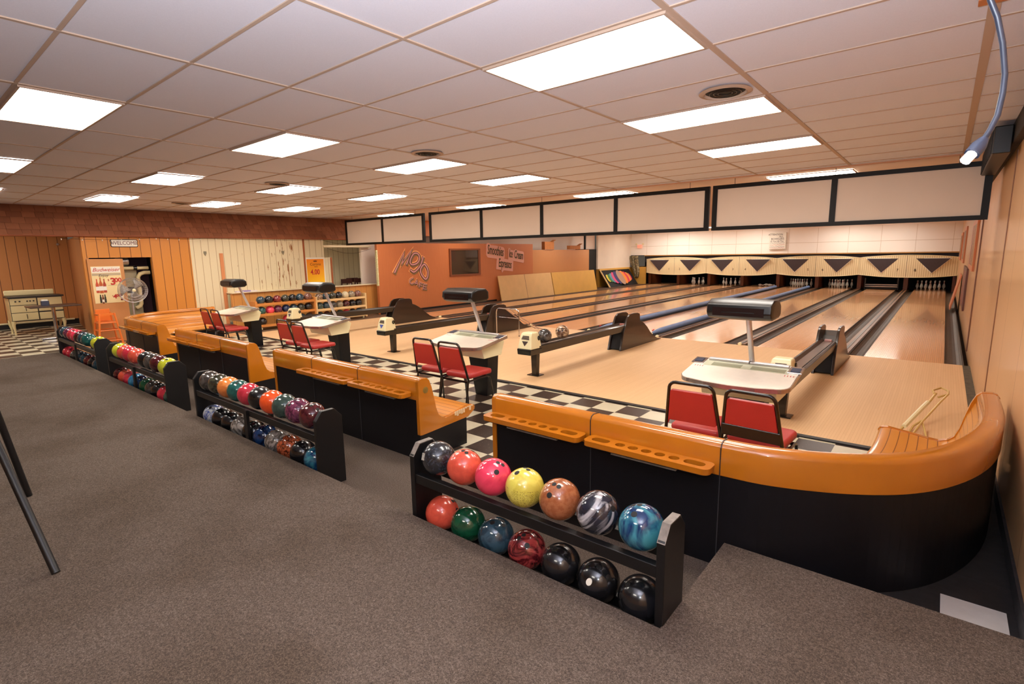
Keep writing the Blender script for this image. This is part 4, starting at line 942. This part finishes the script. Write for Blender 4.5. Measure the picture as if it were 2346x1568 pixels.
for k, (pts, cl_) in STK.items():
    small = k[0] in 'CAFE'; pts = [(y-11.4, z-1.4) for y, z in pts]; r1 = .045 if small else .085
    if len(pts) > 3 and not small or k == 'C':
        q_ = []; n_ = len(pts)
        for i in range(n_ if cl_ else n_-1):
            g_ = (lambda a: Vector(pts[a % n_])) if cl_ else (lambda a: Vector(pts[min(max(a, 0), n_-1)]))
            p0, p1, p2, p3 = g_(i-1), g_(i), g_(i+1), g_(i+2)
            if k == 'M': q_.append(tuple(p1)); continue
            for u in range(4):
                v = u/4; q_.append(tuple(.5*((2*p1)+(p2-p0)*v+(2*p0-5*p1+4*p2-p3)*v*v+(3*p1-p0-3*p2+p3)*v**3)))
        if not cl_: q_.append(pts[-1])
        pts = q_
    def flat(r, x0, x1, nm, mt, off=(0, 0)):
        m = MB(); n_ = len(pts); L1, L2 = [], []
        for i in range(n_):
            a = Vector(pts[(i-1) % n_ if cl_ else max(i-1, 0)]); b_ = Vector(pts[i]); c_ = Vector(pts[(i+1) % n_ if cl_ else min(i+1, n_-1)])
            d1 = (b_-a).normalized() if (b_-a).length else (c_-b_).normalized(); d2 = (c_-b_).normalized() if (c_-b_).length else d1
            t_ = d1+d2; t_ = t_.normalized() if t_.length > .2 else d1; nn = Vector((-t_.y, t_.x)); sc2 = min(1/max(nn.dot(Vector((-d1.y, d1.x))), .3), 2.2)
            e_ = Vector((0, 0))
            if not cl_ and i == 0: e_ = -d2*r*.5
            if not cl_ and i == n_-1: e_ = d1*r*.5
            o1 = Vector(off); L1.append(b_+e_+nn*r*sc2+o1); L2.append(b_+e_-nn*r*sc2+o1)
        vs = []
        for x in (x0, x1):
            for p in L1+L2: vs.append((x, p.x, p.y))
        fs = []
        for i in range(n_ if cl_ else n_-1):
            i2 = (i+1) % n_
            fs += [(i, i2, n_+i2, n_+i), (2*n_+i, 3*n_+i, 3*n_+i2, 2*n_+i2), (i, i2, 2*n_+i2, 2*n_+i), (n_+i, n_+i2, 3*n_+i2, 3*n_+i)]
        m.add(vs, fs); m.obj(nm, mt, t)
    flat(r1, .001, .012, 'glow_backing', plain('sign_peach', (236, 164, 104), .5)); flat(r1*.72, .012, .016, 'shadow_layer', plain('sign_shadow', (132, 104, 64), .5), (.02, -.03))
    flat(r1*.52, .016, .020, 'dark_outline', plain('sign_plum', (84, 46, 44), .5)); flat(r1*.27, .020, .024, 'letter_stroke', plain('sign_pink', (206, 150, 150), .5))
t = thing('wall_sign', 'pink backed sign reading Smoothies, Ice Cream, Espressos on the orange wall', 'sign', (XW, 16.2, 1.7))
pk = plain('sign_backing_pink', (224, 166, 148), .5); yl = plain('sign_backing_tan', (222, 176, 130), .5); bk = plain('sign_letter_brown', (60, 38, 22), .5)
def slab(pts, x0, x1, nm, mt): MB().prism([(y-16.2, z-1.7) for y, z in pts], 'X', x0, x1).obj(nm, mt, t)
slab([(15.04, 1.80), (15.10, 1.71), (15.2, 1.69), (16.04, 1.60), (16.12, 1.68), (16.12, 2.02), (16.04, 2.09), (15.6, 2.15), (15.3, 2.17), (15.22, 2.24), (15.12, 2.26), (15.05, 2.18)], .001, .02, 'backing', pk)
slab([(16.34, 1.60), (16.68, 1.54), (17.32, 1.44), (17.36, 1.50), (17.36, 1.86), (17.30, 1.91), (16.92, 1.96), (16.82, 2.02), (16.72, 1.96), (16.52, 1.98), (16.44, 2.06), (16.36, 2.03)], .001, .02, 'backing', pk)
slab([(15.60, 1.24), (15.9, 1.20), (15.95, 1.09), (16.05, 1.18), (16.62, 1.12), (16.66, 1.54), (15.66, 1.72)], .001, .022, 'backing', pk)
for s_, y_, z_, sz, sx, rl in (('Smoothies', 15.58, 1.94, .50, .45, -.12), ('Ice', 16.51, 1.82, .44, .44, -.12), ('Cream', 17.02, 1.76, .46, .46, -.12), ('Espressos', 16.14, 1.43, .47, .43, -.12)):
    text(s_, sz, yl, t, (.024, y_-16.2, z_-1.7), 'X', .001, 'letter_halo', sx, 0, 'CENTER', rl, .02); text(s_, sz, bk, t, (.028, y_-16.2, z_-1.7), 'X', .002, 'lettering', sx, 0, 'CENTER', rl, .006)
t = thing('framed_window', 'wood framed dark interior window in the orange wall between the two signs', 'window', (XW, 13.88, 1.55))
MB().box(0, .04, -.80, .80, -.49, -.43).box(0, .04, -.80, .80, .43, .49).box(0, .04, -.80, -.72, -.43, .43).box(0, .04, .70, .80, -.43, .43).obj('frame', plain('window_frame_brown', (124, 66, 34), .5), t)
B(.002, .012, -.72, .70, -.43, .43).obj('glass_pane', plain('window_dark', (52, 44, 38), .06, coat=1), t)
for a, b, lab, mt in ((15.62, 19.2, 'tan fibreboard sheets leaning on the wall, left one', M_tan), (19.25, 22.95, 'mustard plywood sheet leaning on the wall, right one', M_yel)):
    o = MB().prism([(0, .004), (.04, .004), (-.16, .98), (-.20, .98)], 'Y', 0, b-a).obj('leaning_board', mt, None, loc=(XW+.24, a, -.008)); tag(o, lab, 'board', 'boards leaning along lane 1')
    if mt is M_tan: MB().prism([(.04, .0), (.042, .0), (-.158, .98), (-.16, .98)], 'Y', 1.66, 1.68).obj('board_joint', M_cap, o)
for y_, s_ in ((19.15, 1), (21.25, 1.3)):
    t = thing('cardboard_box', 'open cardboard box on the ledge, %s' % ('left one' if s_ == 1 else 'right flattened one'), 'box', (XW-.02, y_, 1.985), 0, 'cardboard boxes on the wall ledge')
    MB().box(-.09, .08, -.35*s_, .35*s_, 0, .34/s_**2.5).obj('carton', plain('cardboard', (176, 112, 62), .8, noise=.15), t)
    MB().box(-.09, .08, .1*s_, .50*s_, .34/s_**2.5, .36/s_**2.5, Matrix.Rotation(.35, 3, 'X')).obj('flap', plain('cardboard', (176, 112, 62), .8), t)

# ------------------------------------------------------------------ right wall: pictures
def art(y0, y1, z0, z1, cols_, lab, lean=0):
    t = thing('wall_panel_art', lab, 'picture', (XR-.002, (y0+y1)/2, (z0+z1)/2), 0, 'painted panels on the right wall' if not lean else None); hy, hz = (y1-y0)/2, (z1-z0)/2
    B(-.035, 0, -hy, hy, -hz, hz).obj('panel', cols_[0], t)
    for k in range(4): B(-.038, -.034, -hy*.8+k*hy*.42, -hy*.8+k*hy*.42+hy*.2, -hz*.8, hz*.8).obj('painted_stripe', cols_[1+k % 2], t)
    return t
A = [plain('art_peach', (206, 132, 92), .5), plain('art_green', (150, 140, 70), .5), plain('art_mauve', (140, 100, 110), .5)]
art(25.0, 27.2, 1.33, 2.32, A, 'farthest narrow painted panel high on the right wall')
art(20.4, 22.6, 1.33, 2.40, A, 'second farthest painted panel high on the right wall')
art(13.3, 15.4, 1.34, 2.34, A, 'nearest large painted panel high on the right wall')
art(16.0, 18.6, .33, 1.32, [plain('art_plum', (112, 68, 58), .4), A[2], A[0]], 'dark plum panel low on the right wall')
o = MB().add([(0, 0, 0), (.03, 0, 0), (.2, 0, 1.0), (.17, 0, 1.0), (0, 1.6, 0), (.03, 1.6, 0), (.2, 1.6, 1.0), (.17, 1.6, 1.0)], [(0, 1, 2, 3), (7, 6, 5, 4), (0, 4, 5, 1), (1, 5, 6, 2), (2, 6, 7, 3), (3, 7, 4, 0)]).obj('wall_art_board', plain('art_peach', (206, 132, 92), .5), None, loc=(.23, 19.8, .0)); tag(o, 'peach panel leaning against the right wall over the last gutter', 'board')
# ceiling edge items near the camera
t = thing('ribbed_case', 'black ribbed case fixed high at the right wall beside the score screen', 'case', (.31, 7.9, 2.80))
B(-.06, .075, -1.0, 1.0, -.13, .12).obj('case_body', M_blackr, t, bevel=.01)
m = MB()
for k in range(18): m.box(-.068, -.058, -.95+k*.11, -.91+k*.11, -.12, .11)
m.obj('rib', M_frame, t)
o = B(-.10, .10, -.04, .04, -.02, 0).obj('ceiling_block', plain('orange_wood_block', (184, 110, 60), .5), None, loc=(.11, 3.52, ZC)); tag(o, 'small orange wood block fixed to the ceiling at the top right', 'wood block')
t = thing('hanging_cable', 'blue grey cable with a small plug hanging in front of the ceiling at right', 'cable', (.02, 1.14, 2.0))
P = [(.017, 1.146, 2.179), (.028, 1.149, 2.152), (.038, 1.149, 2.112), (.045, 1.145, 2.066), (.045, 1.138, 2.037), (.042, 1.128, 2.004), (.035, 1.118, 1.981), (.027, 1.108, 1.964)]
P = [(-.02, 1.12, ZC), (-.02, 1.12, 2.7), (-.01, 1.13, 2.4), (.006, 1.14, 2.24)]+P
P = [(x-.0, y, z) for x, y, z in P]
sub = lambda p: (p[0]-.02, p[1]-1.14, p[2]-2.0)
MB().tube([sub(p) for p in P], .0042, 10).obj('cord', plain('cable_blue', (20, 25, 38), .4), t, smooth=True)
MB().tube([sub(p) for p in ((.030, 1.11, 1.969), (.024, 1.105, 1.958), (.017, 1.096, 1.946))], [.006, .0105, .0105], 10).obj('plug_body', plain('plug_blue', (32, 38, 54), .4), t, smooth=True)
MB().tube([sub(p) for p in ((.017, 1.096, 1.946), (.010, 1.088, 1.936))], .0075, 10).obj('plug_tip', plain('plug_tip_white', (245, 245, 250), .3), t, smooth=True)

# ------------------------------------------------------------------ left end of the room
t = thing('sliding_door', 'brown sliding door panel with a beer poster on it under the welcome sign', 'door', (-14.225, 3.30, 0))
B(-.02, .02, -.32, .32, .02, 1.85).obj('door_leaf', planks('door_veneer', (196, 132, 76), (206, 144, 88), (190, 128, 72), .5, 'Y', 'Z', None, .002, .5, 0, .1, 4, board=.2), t)
t = thing('beer_poster', 'beer poster with red lettering and prices three and four dollars on the sliding door', 'poster', (-14.203, 3.285, 1.29))
B(0, .004, -.265, .265, -.40, .40).obj('paper', plain('poster_cream', (240, 216, 160), .6), t)
B(.004, .006, -.255, .255, .26, .39).obj('header', M_paper, t)
B(.004, .005, -.255, .255, .20, .25).obj('grey_band', plain('poster_grey', (190, 170, 140), .6), t)
text('Budweiser', .115, M_inkred, t, (.008, 0, .325), 'X', .001, 'lettering', 1, .35)
text('Enjoy', .08, M_ink, t, (.008, -.06, .20), 'X', .001, 'lettering', 1, .3)
text('$', .06, M_inkred, t, (.008, .02, .10), 'X'); text('3', .21, M_inkred, t, (.008, .10, .06), 'X', .001, bold=.006); text('00', .13, M_inkred, t, (.008, .195, .09), 'X', .001, bold=.004)
text('4', .13, M_inkred, t, (.008, .10, -.27), 'X', .001, bold=.004); text('00', .08, M_inkred, t, (.008, .165, -.25), 'X', .001, bold=.003); text('$', .04, M_inkred, t, (.008, .06, -.25), 'X')
for y_, z_, h_, c_ in ((-.19, -.02, .30, (200, 80, 50)), (-.125, -.01, .34, (190, 90, 40)), (-.06, -.02, .30, (170, 60, 40)), (-.16, -.30, .18, (40, 50, 30)), (-.12, -.31, .19, (110, 50, 30)), (-.08, -.30, .18, (40, 50, 30)), (.22, -.25, .22, (120, 50, 30))):
    m = MB().prism([(y_-.028*h_/.3, z_-h_/2), (y_+.028*h_/.3, z_-h_/2), (y_+.028*h_/.3, z_+h_*.1), (y_+.010, z_+h_*.3), (y_+.010, z_+h_/2), (y_-.010, z_+h_/2), (y_-.010, z_+h_*.3), (y_-.028*h_/.3, z_+h_*.1)], 'X', .005, .007)
    m.obj('printed_bottle', plain('bottle_%d' % (c_[0]*7+c_[1]), c_, .5), t)
    B(.007, .008, y_-.03*h_/.3, y_+.03*h_/.3, z_-h_*.33, z_-h_*.05).obj('printed_label', M_paper if c_[0] > 60 else M_ink, t)
B(.005, .006, .0, .25, -.02, -.017).obj('rule_line', M_ink, t)
t = thing('welcome_sign', 'white enamel sign reading WELCOME above the sliding door', 'sign', (-14.245, 3.70, 2.19))
MB().prism([(-.26, -.05), (-.24, -.085), (.24, -.085), (.26, -.05), (.245, 0), (.26, .05), (.24, .085), (-.24, .085), (-.26, .05), (-.245, 0)], 'X', 0, .012).obj('black_border', M_ink, t)
MB().prism([(-.245, -.045), (-.23, -.072), (.23, -.072), (.245, -.045), (.23, 0), (.245, .045), (.23, .072), (-.23, .072), (-.245, .045), (-.23, 0)], 'X', .012, .016).obj('white_face', M_paper, t)
text('WELCOME', .118, plain('welcome_letters', (110, 60, 60), .5), t, (.019, 0, 0), 'X', .001, 'lettering', .84)
# utility closet behind the door opening
struct('wall_left', B(-15.6, -15.5, 3.3, 5.0, 0, 2.4), plain('closet_purple', (84, 56, 66), .8))
struct('wall_left', B(-15.5, -14.36, 4.45, 4.55, 0, 2.4), plain('closet_brick', (48, 36, 32), .9, noise=.3))
struct('wall_left', B(-17.9, -14.36, 3.5, 3.52, 0, 2.4), M_pit)
o = thing('water_softener', 'grey utility cabinet standing in the closet behind the fan', 'appliance', (-14.9, 3.82, 0))
B(-.25, .22, -.2, .2, 0, 1.02).obj('cabinet', plain('cabinet_grey', (150, 140, 110), .5), o, bevel=.01); B(-.2, .2, -.17, .17, 1.02, 1.68).obj('upper_tank', plain('cabinet_grey2', (176, 160, 128), .5), o, bevel=.02)
B(.22, .235, -.19, .17, 1.0, 1.05).obj('lid_edge', M_cream, o)
t = thing('waste_pipe', 'cream plastic pipes with elbows inside the closet opening', 'pipe', (-14.6, 4.0, 0))
pc = plain('pvc_cream', (222, 200, 150), .4)
MB().tube([(0, .22, 1.52), (0, .10, 1.52), (0, .02, 1.49), (0, -.03, 1.42), (0, -.03, .95), (0, -.03, .80), (0, -.06, .74), (0, -.14, .70)], .045, 12).obj('trap_pipe', pc, t, smooth=True)
MB().tube([(0, -.45, 1.63), (0, .20, 1.63)], .038, 12).obj('upper_pipe', pc, t, smooth=True); MB().tube([(0, -.10, 1.63), (0, -.03, 1.63)], .045, 12).obj('rubber_coupling', M_btube, t, smooth=True)
MB().tube([(-.05, -.42, 1.78), (-.05, -.18, 1.80)], .10, 12).obj('foil_duct', M_alu, t, smooth=True)
# pedestal fan
t = thing('pedestal_fan', 'large wire caged pedestal fan standing in front of the closet opening', 'fan', (-13.75, 3.62, 0))
cz = 1.16
for k in range(36):
    a = 2*PI*k/36; m_ = [(.05, .02*math.cos(a), cz+.02*math.sin(a)), (.055, .14*math.cos(a), cz+.14*math.sin(a)), (.02, .262*math.cos(a), cz+.262*math.sin(a)), (-.07, .262*math.cos(a), cz+.262*math.sin(a)), (-.10, .10*math.cos(a), cz+.10*math.sin(a))]
    mb = MB().tube(m_, .0016, 4) if k == 0 else mb.tube(m_, .0016, 4)
for r_, x_ in ((.266, .02), (.266, -.07), (.15, .056), (.21, .045)): mb.tube([(x_, r_*math.cos(a), cz+r_*math.sin(a)) for a in [2*PI*k/32 for k in range(32)]], .003 if r_ < .26 else .006, 5, closed=True)
mb.obj('wire_cage', M_alu, t)
MB().lathe([(.02, .07), (.035, .06), (.035, .05)], 16, (0, 0, cz), 'X').obj('hub_badge', M_cream, t, smooth=True)
for k in range(3):
    a0 = 2*PI*k/3+.4; vs = []
    for j in range(5):
        for i, r_ in enumerate((.04, .13, .24)):
            a = a0+(j/4)*(.6+.25*i); vs.append((-.02+.04*(j/4-.5), r_*math.cos(a), cz+r_*math.sin(a)))
    o = MB().add(vs, [(j*3+i, j*3+i+1, (j+1)*3+i+1, (j+1)*3+i) for j in range(4) for i in range(2)]).obj('fan_blade', plain('blade_grey', (150, 140, 130), .4), t, smooth=True); o.modifiers.new('s', 'SOLIDIFY').thickness = .004
MB().lathe([(.03, -.25), (.07, -.23), (.07, -.06), (.03, -.04)], 16, (0, 0, cz), 'X').obj('motor', M_pit, t, smooth=True)
MB().tube([(-.16, 0, cz-.05), (-.16, 0, .03)], .018, 10).obj('pole', M_alu, t, smooth=True); MB().lathe([(.22, 0), (.22, .02), (.05, .05)], 24, (-.16, 0, 0)).obj('base', M_pit, t, smooth=True)
# wooden high chair
t = thing('high_chair', 'orange wooden high chair in front of the brown sliding door', 'high chair', (-13.86, 3.08, 0))
oc = plain('orange_lacquer', (232, 122, 48), .35, coat=.3)
for sx in (-1, 1):
    for sy in (-1, 1): MB().tube([(sx*.21, sy*.21, 0), (sx*.15, sy*.13, .70)], .018, 8).obj('leg', oc, t)
for z, f_ in ((.12, .97), (.34, .89), (.50, .83)):
    w_ = .21-.08*z/.7*1.0; w2 = .21-.06*z/.7
    for s in (-1, 1): MB().tube([(-w2, s*w_, z), (w2, s*w_, z)], .012, 6).tube([(s*w2, -w_, z), (s*w2, w_, z)], .012, 6).obj('stretcher', oc, t)
B(-.15, .15, -.13, .13, .49, .51).obj('seat', oc, t); MB().box(.12, .15, -.15, .15, .66, .70).box(-.15, .15, -.155, -.13, .66, .69).box(-.15, .15, .13, .155, .66, .69).obj('arm_rail', oc, t)
MB().box(-.17, -.15, -.13, .13, .52, .78).obj('backrest', oc, t, bevel=.01)
# antique stove
t = thing('antique_stove', 'cream enamel antique range stove on four curved legs by the wood wall', 'stove', (-16.35, 2.36, UP))
en = plain('cream_enamel', (232, 214, 162), .25, coat=.4); bl = plain('stove_black', (40, 32, 26), .4)
B(-.40, .12, -.47, .47, .30, .84).obj('body', en, t, bevel=.01)
B(-.42, .16, -.49, .50, .84, .875).obj('cooktop', bl, t, bevel=.008); B(-.44, -.38, -.47, .42, .875, 1.00).obj('backsplash', en, t, bevel=.02)
B(.12, .124, -.465, .465, .31, .84).obj('front_trim', bl, t)
for y0, y1, z0, z1, nm in ((-.455, .0, .68, .83, 'control_panel'), (-.455, .0, .51, .668, 'oven_door'), (-.455, .0, .33, .498, 'lower_door'), (.02, .455, .63, .83, 'upper_right_door'), (.02, .455, .52, .60, 'middle_right_drawer'), (.02, .455, .33, .49, 'lower_right_door')):
    o = B(.12, .138, y0, y1, z0, z1).obj(nm, en, t, bevel=.006)
    if nm in ('oven_door', 'lower_door'): MB().tube([(.15, -.20, z0+.03), (.158, -.20, (z0+z1)/2), (.15, -.20, z1-.03)], .006, 6).obj('handle', bl, o)
    if nm == 'control_panel':
        for y_ in (-.36, -.29, -.16, -.11, -.05): MB().lathe([(.012, 0), (.018, .01), (.012, .03)], 10, (.138, y_, .765), 'X').obj('knob', bl, o)
for sx in (-.36, .09):
    for sy in (-.44, .44): MB().tube([(sx, sy, .31), (sx+.02, sy*1.03, .22), (sx+.015, sy*1.0, .10), (sx+.03, sy*1.0, 0)], [.045, .035, .018, .022], 8).obj('leg', en, t, smooth=True)
# pub table with a napkin holder
t = thing('pub_table', 'square dark topped pub table on a chrome column in front of the stove', 'table', (-14.72, 2.10, UP))
B(-.32, .32, -.12, .72, .70, .73).obj('tabletop', plain('table_brown', (74, 54, 44), .3), t, bevel=.006); MB().tube([(0, .29, .02), (0, .29, .70)], .035, 14).obj('column', M_chrome, t, smooth=True)
for a in (0, PI/2): MB().tube([(-.26*math.cos(a), .29-.26*math.sin(a), .02), (.26*math.cos(a), .29+.26*math.sin(a), .02)], .02, 8).obj('foot', M_chrome, t)
t = thing('napkin_holder', 'small chrome napkin holder on the dark pub table', 'napkin holder', (-14.72, 2.27, UP+.73))
B(-.05, .05, -.065, .065, 0, .10).obj('holder', plain('holder_slate', (70, 76, 96), .3, metal=.4), t, bevel=.006); B(-.035, .035, -.05, .05, .05, .125).obj('napkin_stack', M_paper, t)
o = MB().tube([(-17.84, -1, .30), (-17.84, 3.3, .30)], .022, 8).obj('wall_pipe', M_cream, None); tag(o, 'thin white pipe low along the wood wall behind the stove', 'pipe')
o = MB().lathe([(.001, 0), (.03, .004), (.03, .05), (.012, .07)], 12, (0, 0, 0), 'X').obj('wall_lamp_socket', M_alu, None, smooth=True, loc=(-17.9, 3.2, 2.25)); tag(o, 'small grey bulb socket high on the wood wall beside the corner', 'lamp socket')
for y_, lab in ((5.35, 'small grey wall plate shaped like a shield, left of the counter'), (7.35, 'small grey square plate on the peeling white boards')):
    o = MB().prism([(-.03, .05), (.03, .05), (.03, 0), (0, -.06), (-.03, 0)], 'X', 0, .02).obj('wall_plate', plain('plate_grey', (130, 122, 100), .5), None, loc=(-14.25, y_, 1.95)); tag(o, lab, 'wall plate')
# counter shelf, dining area beyond
o = B(-14.25, -13.90, 5.74, 10.18, .93, .955).obj('counter_ledge', plain('ledge_cream', (232, 216, 180), .5), None, bevel=.004); tag(o, 'long cream ledge on top of the wood counter wall', 'counter')
o = B(-14.9, -14.22, 8.60, 10.25, 2.10, 2.16).obj('wall_shelf', plain('ledge_cream', (232, 216, 180), .5), None); tag(o, 'long cream shelf high above the opening to the dining corner', 'shelf')
t = thing('beer_poster', 'orange and yellow drinks poster priced 4.00 beside the counter opening', 'poster', (-14.26, 8.30, 1.40))
B(0, .01, -.31, .31, -.42, .41).obj('white_border', M_paper, t)
m, nt, b = base_mat('poster_orange_yellow'); tc = N(nt, 'ShaderNodeTexCoord'); sx_ = N(nt, 'ShaderNodeSeparateXYZ'); nt.links.new(tc.outputs['Object'], sx_.inputs[0])
nt.links.new(mixc(nt, mth(nt, 'ADD', mth(nt, 'MULTIPLY', sx_.outputs['Z'], 1.25), .5), lin((250, 196, 20)), lin((246, 136, 24))), b.inputs['Base Color']); b.inputs['Roughness'].default_value = .5
B(.01, .014, -.27, .27, -.40, .36).obj('printed_sheet', m, t)
text('Corona', .11, plain('poster_brown', (120, 60, 20), .5), t, (.016, .0, .21), 'X', .001, 'lettering', 1, .1); text('Extra', .05, plain('poster_brown', (120, 60, 20), .5), t, (.016, .02, .14), 'X', .001)
text('4.00', .21, M_inkred, t, (.016, -.02, -.02), 'X', .001, 'price_lettering', .8, bold=.005)
MB().prism([(-.05, .28), (.05, .28), (.06, .33), (.025, .305), (0, .34), (-.025, .305), (-.06, .33)], 'X', .015, .017).obj('crown_mark', plain('poster_brown', (120, 60, 20), .5), t)
d0 = thing('dining_chair', 'x', 'chair', (0, 0, 0)); dk = plain('dark_chair_wood', (60, 26, 20), .4)
B(-.2, .2, -.2, .2, .44, .48).obj('seat', dk, d0)
for sx in (-1, 1):
    for sy in (-1, 1): MB().box(sx*.18-.015, sx*.18+.015, sy*.18-.015, sy*.18+.015, 0, .44 if sx > 0 else 1.12).obj('leg', dk, d0)
MB().box(-.195, -.165, -.18, .18, .98, 1.12).obj('top_rail', dk, d0)
m = MB(); m.tube([(-.18, -.15, .6), (-.18, .15, .96)], .01, 6); m.tube([(-.18, .15, .6), (-.18, -.15, .96)], .01, 6); m.obj('cross_brace', M_alu, d0)
for k, (x, y, rz, lab) in enumerate(((-14.85, 9.58, PI, 'dark wood dining chair seen over the counter, leftmost'), (-14.9, 10.1, PI, 'dark wood dining chair seen over the counter, second from left'), (-15.35, 10.15, PI*.95, 'dark wood dining chair seen over the counter, behind the second'), (-14.9, 10.65, PI*.8, 'dark wood dining chair seen over the counter, rightmost'))):
    o = d0 if k == 0 else dup(d0, (x, y, 0)); o.location = (x, y, 0); o.rotation_euler = (0, 0, rz); o['label'] = lab; o['group'] = 'dining corner chairs'
# string lights draped under the shingle roof
m = MB()
def swag(y0, z0, y1, z1, sag, n=14): return [(-14.14, y0+(y1-y0)*k/n, z0+(z1-z0)*k/n-sag*math.sin(PI*k/n)) for k in range(n+1)]
pts = swag(2.6, 2.28, 4.2, 2.31, .03)+swag(4.3, 2.31, 5.4, 2.31, .02)+swag(5.6, 2.31, 8.4, 2.31, .02)+swag(8.5, 2.31, 9.9, 2.28, .10)
m.tube(pts, .004, 4); t = thing('string_lights', 'thin string of tiny lights draped under the shingled roof edge', 'string lights', (0, 0, 0)); m.obj('wire', M_stick, t)
m = MB()
for k in range(0, len(pts), 3): m.lathe([(.003, 0), (.009, -.01), (.009, -.025), (.002, -.035)], 6, (pts[k][0], pts[k][1], pts[k][2]))
m.obj('bulb', M_paper, t)
m = MB().tube([(-13.86, y, z) for _, y, z in swag(8.5, 2.06, 10.0, 2.05, .14)], .004, 4)
m.obj('wire', M_stick, t)
# clutter on the counter
for k, (y_, c_) in enumerate(((6.0, (214, 200, 220)), (6.18, (150, 130, 190)), (6.36, (226, 214, 220)))):
    o = B(-.06, .06, -.10, .08, 0, .02+.015*(k % 2)).obj('paper_stack', plain('papers_%d' % k, c_, .6), None, loc=(-14.05, y_, .955)); tag(o, ['pale lilac leaflet pile at the left on the counter ledge', 'purple leaflet pile in the middle on the counter ledge', 'white leaflet pile at the right on the counter ledge'][k], 'paper', 'leaflets on the counter')
# black legged stand at the left edge of the picture
t = thing('folding_stand', 'black thin legged folding stand at the left edge, two slanting legs in view', 'stand', (-4.1, .3, UP))
o_ = Vector((-4.1, .3, UP))
for a, b in (((-3.53, .41, .16), (-4.24, .26, 1.20)), ((-4.90, .50, .16), (-4.83, .36, 1.20)), ((-3.9, -.75, .16), (-4.4, -.3, 1.20)), ((-5.1, -.5, .16), (-4.8, -.3, 1.20))):
    MB().tube([Vector(a)-o_, Vector(b)-o_], .020, 10).obj('leg', M_blackr, t, smooth=True)
B(-.80, -.10, -.65, .10, 1.035, 1.06).obj('top_board', M_blackr, t, bevel=.008)
